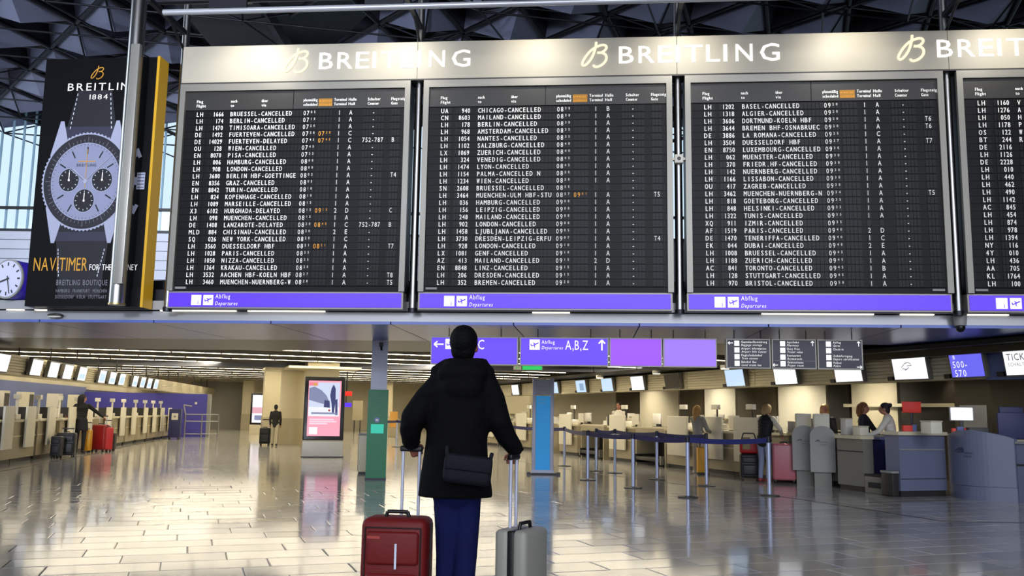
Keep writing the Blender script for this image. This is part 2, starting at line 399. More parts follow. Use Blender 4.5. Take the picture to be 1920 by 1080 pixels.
# ================================================================ check-in hall shell
ceil_d = mat('ceiling_dark', '#4a453a', .7); baf = mat('baffle', '#676253', .55, noise=.06, nscale=2)
hall = sroot('ceiling_hall') if False else sroot('ceiling_lower')
b = MB()
cs = [RW(-45, -6), RW(22, -6), RW(22, 62), RW(-45, 62)]
P0 = [Vector((x, y, 0)) for x, y in ((-35, 18.2+3.2), (25, 18.2-2.3), (25, 74), (-35, 74))]
b.add([p + Vector((0,0,3.3)) for p in P0] + [p + Vector((0,0,3.4)) for p in P0], [(3,2,1,0), (4,5,6,7), (0,1,5,4), (1,2,6,5), (2,3,7,6), (3,0,4,7)], ceil_d); b.build('ceiling_slab', hall)
tube_l = mat('strip_tube', (1, .87, .64), .5, emit=21)
bf = MB(); bf.box(-19, 19, -.05, .05, 0, .2, baf); bmesh_ = bf.mesh('ceiling_baffle')
tb = MB(); tb.box(-.72, .72, -.085, .085, 0, .018, tube_l); tmesh = tb.mesh('tube')
hs = MB(); hs.box(-19, 19, -.08, .08, .05, .1, grey_case); hmesh = hs.mesh('housing')
ORD = ['nearest', 'second', 'third', 'fourth', 'fifth', 'sixth', 'seventh', 'eighth', 'ninth', 'tenth', 'eleventh', 'twelfth', 'thirteenth', 'fourteenth', 'fifteenth', 'sixteenth', 'seventeenth']
nl = 0
def span(yl):
    """reach of a ceiling line at local y=yl: from the left wall (or the grey beam) to the right wall"""
    x1 = 4.9; x0 = -40.0; x = x1
    while x > -40:
        p = RW(x, yl); ql = (p - OL_).dot(LX); qn = (p - OB).dot(NB)
        if ql < -3.9 or qn < 3.9: break
        x -= .1
    while x1 > x and (RW(x1, yl) - OB).dot(NB) < 3.9: x1 -= .1
    return x, x1
for k in range(72):
    yl = -6 + k*.7; x0, x1 = span(yl)
    if x1 - x0 < 1: continue
    c = RW((x0+x1)/2, yl)
    o = link('ceiling_baffle', bmesh_, hall); o.location = (c.x, c.y, 3.06); o.rotation_euler = (0, 0, -HR); o.scale = ((x1-x0)/38, 1, 1)
    if k % 4 == 1 and nl < 17:
        x0, x1 = span(yl + .35); c = RW(x0, yl+.35)
        r = thing('strip_light', (c.x, c.y, 3.072), -HR, f'long white strip light across the slatted ceiling, {ORD[nl]} behind the grey beam', 'light', 'strip lights of the check-in hall ceiling')
        hb = MB(); hb.box(.1, x1-x0-.1, -.08, .08, .02, .06, grey_case); hb.build('housing', r); nl += 1
        i = 0
        while (i+1)*1.5 + .2 < x1-x0:
            t = link('tube', tmesh, r); t.location = (.2 + .75 + i*1.5, 0, 0); i += 1
# far end and side walls of the check-in hall
b = MB(); p = RW(-12, 49)
far_w = sroot('wall_far', (p.x, p.y, 0), -HR)
b.box(-22, 16, 0, .3, 0, 3.3, wall_c); b.build('wall_panel', far_w)
b = MB(); b.box(.2, 3.4, -.1, 0, 0, 3.0, mat('shutter', '#96928a', .5, .1)); b.build('centre_shutter', far_w)

b = MB(); b.M = Matrix.Translation(OL_) @ Matrix.Rotation(-HL, 4, 'Z')
b.box(-4.3, -4, -12, 52, 0, 3.3, wall_c); b.box(-4.0, -3.95, -12, 22, 1.0, 2.2, blue_wall); b.box(-4.0, -3.94, 22, 31, .9, 2.1, navy)
struct('wall_hall_left', b)
b = MB(); b.M = Matrix.Translation(OR_) @ Matrix.Rotation(-HR, 4, 'Z')
b.box(5.0, 5.3, -8, 50, 0, 3.3, wall_c); struct('wall_hall_right', b)
b = MB(); b.box(-32, -30.5, 14, 30, 0, 3, wl); struct('wall_side_left', b)

# ================================================================ departure boards
B1 = """LH|1666|BRUESSEL-CANCELLED|0705||1|A||
LH|174|BERLIN-CANCELLED|0715||1|A||
LH|1470|TIMISOARA-CANCELLED|0720||1|A||
DE|1492|FUERTEVEN-CANCELLED|0730|0730|1|C||
DE|14029|FUERTEVEN-DELAYED|0745|0745|1|C|752-787|B
OU|128|WIEN-CANCELLED|0745||1|A||
EN|8070|PISA-CANCELLED|0755||1|A||
LH|006|HAMBURG-CANCELLED|0800||1|A||
LH|908|LONDON-CANCELLED|0800||1|A||
LH|3680|BERLIN HBF-GOETTINGE|0802||1|A||T4
EN|8356|GRAZ-CANCELLED|0805||1|A||
EN|8842|TURIN-CANCELLED|0810||1|A||
LH|824|KOPENHAGE-CANCELLED|0810||1|A||
LH|1089|MARSEILLE-CANCELLED|0815||1|A||
X3|6102|HURGHADA-DELAYED|0815|0915|2|D||C
LH|098|MUENCHEN-CANCELLED|0815||1|A||
DE|1408|LANZAROTE-DELAYED|0820|0840|1|C|752-787|B
MLD|884|CHISINAU-CANCELLED|0820||2|E||
SQ|026|NEW YORK-CANCELLED|0820||1|C||
LH|3560|DUESSELDORF HBF|0821|0831|1|A||T7
LH|1028|PARIS-CANCELLED|0825||1|A||
LH|1050|NIZZA-CANCELLED|0825||1|A||
LH|1364|KRAKAU-CANCELLED|0825||1|A||
LH|3532|AACHEN HBF-KOELN HBF|0827||1|A||T8
LH|3460|MUENCHEN-NUERNBERG-W|0828||1|A||T5"""
B2 = """UA|940|CHICAGO-CANCELLED|0830||1|B||
CN|8603|MAILAND-CANCELLED|0830||1|A||
LH|178|BERLIN-CANCELLED|0830||1|A||
LH|968|AMSTERDAM-CANCELLED|0835||1|A||
LH|1054|NANTES-CANCELLED|0835||1|A||
LH|1102|SALZBURG-CANCELLED|0840||1|A||
LX|1069|ZUERICH-CANCELLED|0840||1|A||
LH|324|VENEDIG-CANCELLED|0845||1|A||
LH|1474|LYON-CANCELLED|0845||1|A||
LH|1154|PALMA-CANCELLED N|0850||1|A||
LH|1234|WIEN-CANCELLED|0850||1|A||
SN|2608|BRUESSEL-CANCELLED|0855||||
LH|3464|MUENCHEN-ULM HBF-STU|0857|0901|1|A||T5
LH|036|HAMBURG-CANCELLED|0900||1|A||
LH|156|LEIPZIG-CANCELLED|0900||1|A||
LH|248|MAILAND-CANCELLED|0900||1|A||
LH|902|LONDON-CANCELLED|0900||1|A||
LH|1458|LJUBLJANA-CANCELLED|0905||1|A||
LH|3730|DRESDEN-LEIPZIG-ERFU|0907||1|A||T4
LH|928|LONDON-CANCELLED|0910||1|A||
LX|1081|GENF-CANCELLED|0910||1|A||
AZ|413|MAILAND-CANCELLED|0915||2|D||
EN|8848|LINZ-CANCELLED|0915||1|A||
LH|206|DRESDEN-CANCELLED|0915||1|A||
LH|352|BREMEN-CANCELLED|0920||1|A||"""
B3 = """LH|1202|BASEL-CANCELLED|0920||1|A||
LH|1318|ALGIER-CANCELLED|0920||1|A||
LH|3606|DORTMUND-KOELN HBF|0920||1|A||T6
LH|3644|BREMEN BHF-OSNABRUEC|0920||1|A||T6
DE|3886|LA ROMANA-CANCELLED|0925||1|C||
LH|3504|DUESSELDORF HBF|0927||1|A||T7
EN|8750|LUXEMBOURG-CANCELLED|0930||1|A||
LH|062|MUENSTER-CANCELLED|0930||1|A||
LH|370|FRIEDR.HF-CANCELLED|0930||1|A||
LH|142|NUERNBERG-CANCELLED|0930||1|A||
LH|1166|LISSABON-CANCELLED|0930||1|A||
OU|417|ZAGREB-CANCELLED|0930||1|A||
LH|3462|MUENCHEN-NUERNBERG-N|0934||1|A||T5
LH|818|GOETEBORG-CANCELLED|0935||1|A||
LH|848|HELSINKI-CANCELLED|0935||1|A||
LH|1322|TUNIS-CANCELLED|0935||1|A||
XQ|911|IZMIR-CANCELLED|0935||||
AF|1519|PARIS-CANCELLED|0940||2|D||
DE|1470|TENERIFFA-CANCELLED|0940||1|C||
EK|044|DUBAI-CANCELLED|0940||2|E||
LH|1008|BRUESSEL-CANCELLED|0945||1|A||
LH|1188|ZUERICH-CANCELLED|0945||1|A||
AC|841|TORONTO-CANCELLED|0945||1|B||
LH|128|STUTTGART-CANCELLED|0945||1|A||
LH|970|BRISTOL-CANCELLED|0950||1|A||"""
B4 = """LH|1160|V
LH|1276|A
LH|050|H
LH|1178|P
OS|122|W
BT|244|R
DE|2116|
LH|1126|
DE|2228|
LH|010|
LH|440|
LH|462|
LH|490|
LH|1142|
AC|845|
LH|454|
LH|874|
LH|978|
LH|1394|
NY|116|
4Y|010|
LH|436|
AA|705|
KL|1764|
LH|100|"""
ZR0, ZRP = 6.135, .1172
def row_cells(k):
    b = MB(); P = .0605*k
    groups = [(.28, 3, .066*k), (.53, 5, .048*k), (.89*k, 21, P), (2.165*k, 4, P), (2.44*k, 4, P), (2.76*k, 1, .07), (2.95*k, 1, .07), (3.2*k, 7, .052*k), (3.68*k, 3, .052*k)]
    b.box(.1, 4.0*k-.1, -.012, 0, -.012, ZRP-.016, board_black)
    for x, n, p in groups:
        for i in range(n):
            x0 = x + i*p + p*.06; x1 = x + (i+1)*p - p*.06
            b.box(x0, x1, -.019, -.012, .044, .094, flap_m); b.box(x0, x1, -.022, -.012, -.004, .042, flap_m)
    return b.mesh('flap_row')
def board(u0, u1, rows, label, tagside, first_col=False):
    Wd = u1 - u0; k = Wd/4.0
    r = thing('departure_board', loc(u0, 0, 0), RZB, label, 'departure board', 'split flap departure boards under the lit header')
    b = MB(); b.box(0, Wd, .02, .32, 3.22, 6.70, board_black); b.build('cabinet', r)
    b = MB()
    b.box(0, .09, -.05, .02, 3.22, 6.70, frame_grey); b.box(Wd-.09, Wd, -.05, .02, 3.22, 6.70, frame_grey); b.box(.09, Wd-.09, -.05, .02, 6.58, 6.70, frame_grey)
    b.build('frame', r)
    b = MB(); b.box(.09, 1.98*k, -.005, .02, 6.26, 6.575, mat('head_plate', '#24221e', .45)); b.build('heading_plate', r)
    b = MB(); b.box(1.99*k, Wd-.09, -.005, .02, 6.26, 6.575, mat('head_plate', '', 0)); b.build('heading_plate', r)
    b = MB()
    for t1, t2, x, c in (('Flug', 'Flight', .28, 'l'), ('nach', 'to', .89*k, 'l'), ('\u00fcber', 'via', 1.43*k, 'l'), ('planm\u00e4\u00dfig', 'scheduled', 2.16*k, 'l'), ('Terminal', 'Terminal', 2.69*k, 'l'), ('Halle', 'Hall', 2.94*k, 'l'), ('Schalter', 'Counter', 3.27*k, 'l'), ('Flugsteig', 'Gate', 3.67*k, 'l')):
        for t, z in ((t1, 6.385), (t2, 6.31)):
            b.text(t, x, z, .048, print_w, -.008, width=len(t)*.026); b.text(t, x+.004, z, .048, print_w, -.0085, width=len(t)*.026)
    b.build('heading_lettering', r)
    b = MB(); b.box(2.425*k, 2.66*k, -.008, -.004, 6.30, 6.43, mat('heading_orange_field', '#b07a1c', .6))
    b.text('erwartet', 2.435*k, 6.375, .04, flap_o, -.010, width=.2); b.text('estimated', 2.435*k, 6.31, .04, flap_o, -.010, width=.21); b.build('heading_lettering', r, label='orange heading for the expected time')
    rm = row_cells(k)
    for i, line in enumerate(rows.split('\n')):
        z = ZR0 - i*ZRP; f = (line.split('|') + ['']*9)[:9]
        o = link('flap_row', rm, r); o.location = (0, 0, z)
        b = MB(); y = -.0235; zz = .008; h = .076
        for dq in (0, .0035):
          b.text(f[0], .285+dq, zz, h, flap_w, y-dq*.1, sx=.75, pitch=.066*k)
          b.text(f[1].rjust(5), .53+dq, zz, h, flap_w, y-dq*.1, sx=.75, pitch=.048*k)
          b.text(f[2], .89*k+dq, zz, h, flap_w, y-dq*.1, sx=.8, pitch=.0605*k)
        if f[3]:
            b.text(f[3][:2], 2.165*k, zz, h, flap_w, y, sx=.8, pitch=.0605*k); b.text(f[3][2:], 2.165*k+.1215*k, zz+.034, h*.52, flap_w, y, sx=.9, pitch=.055*k)
        b.text(f[5], 2.76*k, zz, h, flap_w, y, sx=.8, pitch=.07); b.text(f[6], 2.955*k, zz, h, flap_w, y, sx=.85, pitch=.07)
        if len(f) > 7 and f[2] and f[3]:
            b.text(f[7] if f[7] else '   -   ', 3.2*k, zz, h, flap_w, y, sx=.8, pitch=.052*k)
        b.text(f[8], 3.70*k, zz, h, flap_w, y, sx=.8, pitch=.052*k)
        b.build('row_lettering', o)
        if f[4]:
            b = MB(); b.text(f[4][:2], 2.44*k, zz, h, flap_o, y, sx=.8, pitch=.0605*k); b.text(f[4][2:], 2.44*k+.1215*k, zz+.034, h*.52, flap_o, y, sx=.9, pitch=.055*k)
            b.build('row_lettering', o, label='orange expected time on the flaps')
    b = MB(); xt = .12 if tagside < 0 else Wd-.3
    b.box(xt, xt+.18, -.02, .02, 3.255, 3.29, grey_case); b.build('maker_plate', r)
    # lit strip underneath
    b = MB(); b.box(0, Wd-.02, .0, .25, 2.94, 3.215, frame_grey); b.build('strip_box', r)
    b = MB(); b.box(.03, Wd-.05, -.02, 0, 2.965, 3.19, purple); st = b.build('light_strip', r, label='glowing purple strip')
    b = MB(); y = -.022; x = .42*k if not first_col else .40
    for q in (x, x+.2): b.box(q, q+.165, -.024, -.02, 2.99, 3.155, sign_w)
    b.text('i', x+.11, 3.0, .07, purple, -.026, sx=1); b.text('i', x+.11, 3.02, .05, purple, -.026)
    plane_icon(b, x+.2825, 3.07, .06, purple, -.026)
    b.text('Abflug', x+.4, 3.1, .07, sign_w, y, sx=.78); b.text('Departures', x+.4, 2.99, .06, sign_w, y, sx=.78, slant=.2)
    b.build('strip_lettering', st)
    return r
def plane_icon(b, cx, cz, s, m, y):
    """aeroplane taking off"""
    for pts in (((-1, -.25), (-.75, -.4), (1, .35), (1, .6), (.75, .6)), ((-.5, .55), (-.2, .6), (.35, .22), (.0, .05)), ((-1.05, .25), (-.85, .28), (-.65, -.2), (-.95, -.28)), ((-.2, -.15), (.1, .0), (.15, -.75), (-.02, -.7))):
        b.add([(cx + a*s, y, cz + c*s) for a, c in pts], [tuple(range(len(pts)))], m)
board(-5.61, -1.71, B1, 'split flap departure board with purple strip, nearest the watch poster', -1)
board(-1.49, 2.51, B2, 'split flap departure board headed by flights to Chicago and Mailand', -1)
board(2.71, 6.66, B3, 'split flap departure board headed by flights to Basel and Algier', 1)
board(6.86, 10.8, B4, 'split flap departure board cut off at the right edge of the picture', -1, True)
# ---- header
hd = thing('header_sign', loc(-5.61, 0, 0), RZB, 'long cream header sign with white watchmaker lettering above the departure boards', 'sign')
for x0, x1 in ((0, 4.0), (4.0, 8.2), (8.2, 12.37), (12.37, 16.5)):
    b = MB(); b.box(x0+.004, x1-.004, -.04, .3, 6.725, 7.36, header_m); b.build('panel', hd)
b = MB(); b.box(0, 16.5, -.05, .28, 6.70, 6.725, charcoal); b.build('shadow_gap', hd)
def stroke(b, pts, w, y, d, m, closed=False):
    """round pen stroke as a raised ribbon"""
    for a, c in zip(pts, pts[1:]): b.tube((a[0], y, a[1]), (c[0], y, c[1]), w, m, 8)
def bez(p0, p1, p2, p3, n=8):
    return [tuple((1-t)**3*a + 3*(1-t)**2*t*b_ + 3*(1-t)*t*t*c + t**3*d for a, b_, c, d in zip(p0, p1, p2, p3)) for t in [i/n for i in range(n+1)]]
def script_b(b, x, z, h, m, y, w=.012):
    """flowing capital B with a loop to the left, in a box h high and h*.95 wide"""
    P = lambda a: [(x + q[0]*h, z + q[1]*h) for q in a]
    L = bez((.52, 1.0), (.50, .7), (.38, .3), (.14, .1)) + bez((.14, .1), (-.02, -.02), (-.06, .14), (.06, .32)) + bez((.06, .32), (.16, .5), (.34, .74), (.56, .82))
    Rr = bez((.56, .82), (.9, .98), (1.02, .78), (.8, .62)) + bez((.8, .62), (.72, .56), (.6, .56), (.56, .58)) + bez((.6, .57), (.92, .6), (.98, .36), (.84, .18)) + bez((.84, .18), (.66, -.04), (.4, -.04), (.42, .08))
    stroke(b, P(L), w, y, 0, m); stroke(b, P(Rr), w, y, 0, m)
logo_m = mat('lit_logo', '#fff4d2', .5, emit=.95)
for x in (-3.86, 1.07, 5.99):
    b = MB(); script_b(b, x+5.63, 6.87, .42, logo_m, -.045, .021); b.build('logo', hd)
    for i, ch in enumerate('BREITLING'):
        pass
    xs = [0, .36, .72, 1.02, 1.17, 1.53, 1.83, 2.0, 2.33]; 
    ws = [.23, .25, .22, .06, .28, .22, .06, .25, .24]
    for ch, xx, w in zip('BREITLING', (0, .31, .62, .90, 1.04, 1.38, 1.65, 1.84, 2.22), (.23, .25, .22, .055, .28, .21, .055, .26, .30)):
        vs, fs, gw = glyph(ch); kx = w/gw; kz = .285/.69
        b = MB()
        for q_, (dx, dz) in enumerate(((0, 0), (.007, 0), (0, .006), (.007, .006))):
            b.add([(x + 5.61 + .60 + xx + a*kx + dx, -.046-.0005*q_, 6.925 + c*kz + dz - .006) for a, c in vs], fs, letter_w)
        b.build('letter', hd)
# ---- poles and lamp rail
for u, lb in ((-5.66, 'slim steel pole at the outer end of the boards beside the watch poster'), (-1.6, 'slim steel pole between the first and second departure board from the poster'), (2.61, 'slim steel pole carrying a small white bracket between two departure boards'), (6.77, 'slim steel pole beside the departure board cut off by the frame')):
    p = thing('support_pole', loc(u, .0, 0), RZB, lb, 'pole', 'support poles of the board wall')
    b = MB(); b.tube((0, .12, 2.96), (0, .12, 12.6), .062, steel, 20); b.build('shaft', p)
    b = MB(); b.tube((0, .12, 2.9), (0, .12, 2.97), .075, dsteel, 20); b.build('foot_collar', p)
    b = MB(); b.box(-.035, .035, -1.2, .12, 7.62, 7.70, dsteel); b.tube((0, .1, 7.35), (0, -.5, 7.66), .022, dsteel); b.build('rail_bracket', p)
    if u == 2.61:
        b = MB(); b.box(-.07, .07, -.02, .1, 5.28, 5.42, white_case, .015); b.box(-.1, .1, 0, .08, 5.33, 5.37, white_case); b.disc(0, 5.35, .03, -.025, black); b.build('clamp', p, label='small white bracket with a round eye')
ral = thing('lamp_rail', loc(-5.4, -1.2, 0), RZB, 'long steel lamp rail running in front of the lit header', 'rail')
b = MB(); b.tube((0, 0, 7.43), (18, 0, 7.43), .045, mat('rail_alu', '#c4c6cc', .35, .4), 16); b.build('tube', ral)
b = MB(); b.tube((-.15, .1, 7.66), (18, .1, 7.66), .05, dsteel, 16); b.build('upper_rail', ral)
for u in SPOTS:
    b = MB(); b.box(u+5.4-.3, u+5.4+.3, -.06, -.02, 7.46, 7.66, dsteel); b.box(u+5.4-.3, u+5.4+.3, -.06, .2, 7.63, 7.66, dsteel); b.build('lamp_housing', ral)
# ---- big pole in front of the banner
p = thing('round_column', loc(-6.33, -.25, 0), RZB, 'thick round steel column hanging in front of the watch poster', 'column')
b = MB(); b.tube((0, 0, 2.97), (0, 0, 12.6), .125, steel, 28); b.build('shaft', p)
b = MB(); b.box(.0, .15, -.16, -.06, 3.28, 7.28, mat('cable_duct', '#a9a79e', .35, .5), .01); b.build('cable_duct', p, label='flat light grey duct fixed along the column')
b = MB(); b.tube((0, 0, 2.955), (0, 0, 2.985), .135, mat('brass_ring', '#a09060', .3, .8), 28); b.build('foot_ring', p)

# ================================================================ watch poster
pb = thing('poster_box', loc(-8.05, 0, 0), RZB, 'tall black watch poster with golden side, hanging beyond the round steel column', 'poster')
b = MB(); b.box(0, 2.0, .0, .28, 2.96, 7.21, mat('poster_black', '#050508', .4, spec=.2, noise=.2)); b.build('box', pb)
b = MB(); b.box(2.0, 2.03, .0, .30, 2.95, 7.22, gold); b.box(1.985, 2.03, -.015, 0, 2.95, 7.22, gold); b.build('side_panel', pb, label='golden yellow side')
wm = {k: mat('print_'+k, c, .5, emit=e) for k, c, e in (('silver', '#9da1b8', .10), ('dial', '#8489a4', .1), ('dark', '#101018', 0), ('bezel', '#1b1b26', 0), ('leather', '#12121c', 0), ('leather_hi', '#2c2c40', .03), ('line', '#c8cad8', .2), ('gold', '#c08a28', .3), ('white', '#d8d8e6', .35), ('grey', '#74747f', .2))}
b = MB(); cx, cz = .88, 5.06; y = -.004
def P2(pts, m, yy): b.add([(q[0], yy, q[1]) for q in pts], [tuple(range(len(pts)))], m)
P2([(.62, 6.5), (1.22, 6.5), (1.38, 5.7), (.42, 5.7)], wm['leather'], y); P2([(.42, 4.4), (1.38, 4.4), (1.28, 3.3), (.56, 3.3)], wm['leather'], y)
P2([(.42, 5.74), (1.38, 5.74), (1.36, 5.92), (.46, 5.92)], wm['leather_hi'], y-.001); P2([(.42, 4.28), (1.36, 4.28), (1.36, 4.14), (.44, 4.14)], wm['leather_hi'], y-.001)
for i in range(8):
    b.line(.62-.012*i, 6.45-.075*i, .615-.012*i, 6.41-.075*i, .013, y-.002, wm['line']); b.line(1.2+.008*i, 6.45-.075*i, 1.202+.008*i, 6.41-.075*i, .013, y-.002, wm['line'])
    b.line(.5+.006*i, 4.02-.055*i, .502+.006*i, 3.985-.055*i, .013, y-.002, wm['line']); b.line(1.3-.012*i, 4.02-.055*i, 1.298-.012*i, 3.985-.055*i, .013, y-.002, wm['line'])
for sx, sz in ((-1, 1), (1, 1), (-1, -1), (1, -1)):
    P2([(cx+sx*.36, cz+sz*.6), (cx+sx*.46, cz+sz*.95), (cx+sx*.52, cz+sz*.95), (cx+sx*.66, cz+sz*.4)], wm['silver'], y-.002)
n = 72; ring = []
for i in range(n*2):
    a = math.pi*i/n; q = .775 if i % 2 else .75; ring.append((cx+q*math.cos(a), cz+q*math.sin(a)*1.0))
P2(ring, wm['silver'], y-.003); b.disc(cx, cz, .735, y-.004, wm['bezel'], 64); b.disc(cx, cz, .605, y-.005, wm['silver'], 64); b.disc(cx, cz, .595, y-.006, wm['dial'], 64)
for i in range(60):
    a = 2*math.pi*i/60; b.line(cx+.56*math.cos(a), cz+.56*math.sin(a), cx+.59*math.cos(a), cz+.59*math.sin(a), .006, y-.007, wm['dark'])
    b.line(cx+.62*math.cos(a), cz+.62*math.sin(a), cx+(.66 if i % 5 else .70)*math.cos(a), cz+(.66 if i % 5 else .70)*math.sin(a), .007, y-.007, wm['grey'])
for i in range(12):
    a = math.pi/2 - 2*math.pi*i/12
    if i in (3, 6, 9): continue
    b.line(cx+.42*math.cos(a), cz+.42*math.sin(a), cx+.54*math.cos(a), cz+.54*math.sin(a), .022, y-.008, wm['dark'])
for dx, dz in ((-.29, .02), (.29, .02), (0, -.3)):
    b.disc(cx+dx, cz+dz, .185, y-.008, wm['silver'], 36); b.disc(cx+dx, cz+dz, .175, y-.009, wm['dark'], 36)
    for i in range(12):
        a = 2*math.pi*i/12; b.line(cx+dx+.13*math.cos(a), cz+dz+.13*math.sin(a), cx+dx+.155*math.cos(a), cz+dz+.155*math.sin(a), .01, y-.010, wm['line'])
    b.line(cx+dx, cz+dz, cx+dx, cz+dz+.12, .014, y-.011, wm['white']); b.disc(cx+dx, cz+dz, .018, y-.012, wm['white'], 12)
b.line(cx, cz, cx-.27, cz+.2, .035, y-.013, wm['silver']); b.line(cx, cz, cx+.4, cz+.36, .03, y-.013, wm['silver']); b.line(cx, cz-.1, cx, cz+.5, .009, y-.014, wm['gold']); b.disc(cx, cz, .035, y-.015, wm['silver'], 16)
b.line(cx-.01, cz, cx-.27, cz+.2, .01, y-.0135, wm['dark']); b.line(cx, cz, cx+.4, cz+.36, .008, y-.0135, wm['dark'])
b.text('BREITLING', cx, cz+.23, .045, wm['dark'], y-.0125, align='c'); b.line(cx-.15, cz+.31, cx+.15, cz+.31, .012, y-.0125, wm['gold'])
for a0, ln, w in ((R(26), .22, .075), (R(-26), .22, .075)):
    ca, sa = math.cos(a0), math.sin(a0); b.line(cx+.74*ca, cz+.74*sa, cx+(.74+ln)*ca, cz+(.74+ln)*sa, w, y-.002, wm['silver']); b.line(cx+(.80+ln)*ca, cz+(.80+ln)*sa, cx+(.74+ln)*ca, cz+(.74+ln)*sa, w*2, y-.002, wm['silver'])
b.line(cx+.76, cz, cx+.9, cz, .12, y-.002, wm['silver']); b.line(cx+.89, cz, cx+1.03, cz, .26, y-.002, wm['silver'])
for i in range(5): b.line(cx+.9, cz-.1+.05*i, cx+1.02, cz-.1+.05*i, .012, y-.003, wm['bezel'])
b.v = [Vector((v.x, v.y, cz + (v.z-cz)*1.1)) for v in b.v]
b.build('printed_watch', pb, label='printed chronograph watch with three dark subdials')
b = MB(); script_b(b, .83, 6.84, .23, wm['gold'], -.006, .008); b.text('BREITLING', .43, 6.64, .13, wm['white'], -.006, width=1.28, gap=.22); b.text('1884', .83, 6.48, .09, wm['white'], -.006, width=.32)
b.text('NAVITIMER', .10, 3.55, .22, wm['gold'], -.006, width=.93, gap=.12); b.text('FOR THE JOURNEY', 1.07, 3.56, .1, wm['white'], -.006, width=.82, gap=.12)
b.text('BREITLING BOUTIQUE', .52, 3.31, .09, wm['grey'], -.006, width=.88); b.text('HAMBURG  FRANKFURT  M\u00dcNCHEN', .52, 3.19, .055, wm['grey'], -.006, width=.88); b.text('D\u00dcSSELDORF  K\u00d6LN  STUTTGART', .52, 3.09, .055, wm['grey'], -.006, width=.88)
b.build('lettering', pb)

# ---- clock
ck = thing('wall_clock', loc(-8.50, .22, 3.44), RZB - R(14), 'round station clock with white face and purple drum beside the watch poster', 'clock')
b = MB(); b.tube((0, -.02, 0), (0, .5, 0), .33, mat('clock_purple', '#3a2ab0', .3, emit=.12), 40); b.build('drum', ck, label='purple drum')
b = MB(); b.tube((0, -.05, 0), (0, -.02, 0), .335, grey_case, 40); b.build('rim', ck)
b = MB(); b.disc(0, 0, .305, -.052, mat('clock_face', '#b4b6d2', .4, emit=.25), 40); b.build('face', ck)
b = MB()
for i in range(12):
    a = 2*math.pi*i/12; b.line(.22*math.cos(a), .22*math.sin(a), .28*math.cos(a), .28*math.sin(a), .028, -.055, black)
b.build('hour_marks', ck)
b = MB(); b.line(0, .05, .07, -.25, .022, -.058, black); b.build('hand', ck)
b = MB(); b.line(.05, .01, -.15, -.05, .03, -.060, black); b.build('hand', ck)
b = MB(); b.box(-.03, .03, .2, .26, -.48, -.32, dsteel); b.build('bracket', ck)

# ================================================================ hanging signs
def hang_sign(u0, u1, label, m, fr, texts=None, rows=None, split=None, z0=2.12, z1=2.59, d=.9):
    r = thing('hanging_sign', loc(u0, d, 0), RZB, label, 'sign'); w = u1-u0
    b = MB(); b.box(0, w, 0, .16, z0, z1, fr); b.build('sign_box', r)
    b = MB(); b.box(.02, w-.02, -.012, 0, z0+.02, z1-.02, m); f = b.build('sign_face', r)
    if texts:
        b = MB(); texts(b, w); b.build('lettering', f)
    for x in (w*.2, w*.8):
        b = MB(); b.tube((x, .08, z1), (x, .08, 2.735), .008, dsteel, 6); b.build('suspension_rod', r)
    return r
def arrow(b, x, z, s, m, y, ang=0):
    ca, sa = math.cos(ang), math.sin(ang)
    def T(a, c): return (x + (a*ca - c*sa)*s, z + (a*sa + c*ca)*s)
    for p, q in (((0, -1), (0, .95)), ((-.6, .3), (0, 1)), ((.6, .3), (0, 1))):
        (x0, z0), (x1, z1) = T(*p), T(*q); b.line(x0, z0, x1, z1, .28*s, y, m)
def t1(b, w):
    arrow(b, .14, 2.46, .08, sign_w, -.016, R(90)); b.box(.25, .42, -.017, -.013, 2.38, 2.55, sign_w); plane_icon(b, .335, 2.46, .065, purple, -.02)
    b.text('Abflug', .45, 2.47, .06, sign_w, -.016, sx=.8); b.text('Departures', .45, 2.38, .055, sign_w, -.016, sx=.8, slant=.2); b.text('C', .80, 2.38, .16, sign_w, -.016, sx=.7)
def t2(b, w):
    b.box(.16, .33, -.017, -.013, 2.38, 2.55, sign_w); plane_icon(b, .245, 2.46, .065, purple, -.02)
    b.text('Abflug', .36, 2.48, .06, sign_w, -.016, sx=.8); b.text('Departures', .36, 2.39, .055, sign_w, -.016, sx=.8, slant=.2); b.text('A,B,Z', .75, 2.385, .155, sign_w, -.016, sx=.66, gap=.13); arrow(b, 1.35, 2.465, .085, sign_w, -.016)
hang_sign(-1.43, .035, 'purple hanging sign with arrow and letter C, behind the man', purple, frame_grey, t1)
hang_sign(.065, 1.525, 'purple hanging sign reading A,B,Z with an upward arrow', purple, frame_grey, t2)
hang_sign(1.54, 2.395, 'blank violet hanging sign panel between A,B,Z and the pale lilac panel', purple2, frame_grey)
hang_sign(2.41, 3.27, 'blank pale lilac hanging sign panel beside the dark direction signs', purple3, frame_grey)
def tr_(rows, ar):
    def f(b, w):
        for i, (t, s) in enumerate(rows):
            z = 2.485 - i*.108; x = .13
            b.box(x, x+.08, -.017, -.013, z-.012, z+.072, sign_w)
            b.text(t, x+.11, z+.038, .034, sign_w, -.016, sx=.8); b.text(s, x+.11, z-.012, .034, sign_w, -.016, sx=.8, slant=.2)
        for x, z, a in ar: arrow(b, x, z, .04, sign_w, -.016, a)
    return f
hang_sign(3.42, 4.125, 'navy hanging direction sign with four icon lines and left arrow', sign_dark, frame_grey, tr_([('Gep\u00e4ckaufbewahrung', 'Baggage storage'), ('Airport Information', 'Airport Info Center'), ('Flughafenbahnhof', 'Train station'), ('Bahnhof Bus', 'Local trains bus')], [(.07, 2.52, R(90))]), d=.9, z0=2.11)
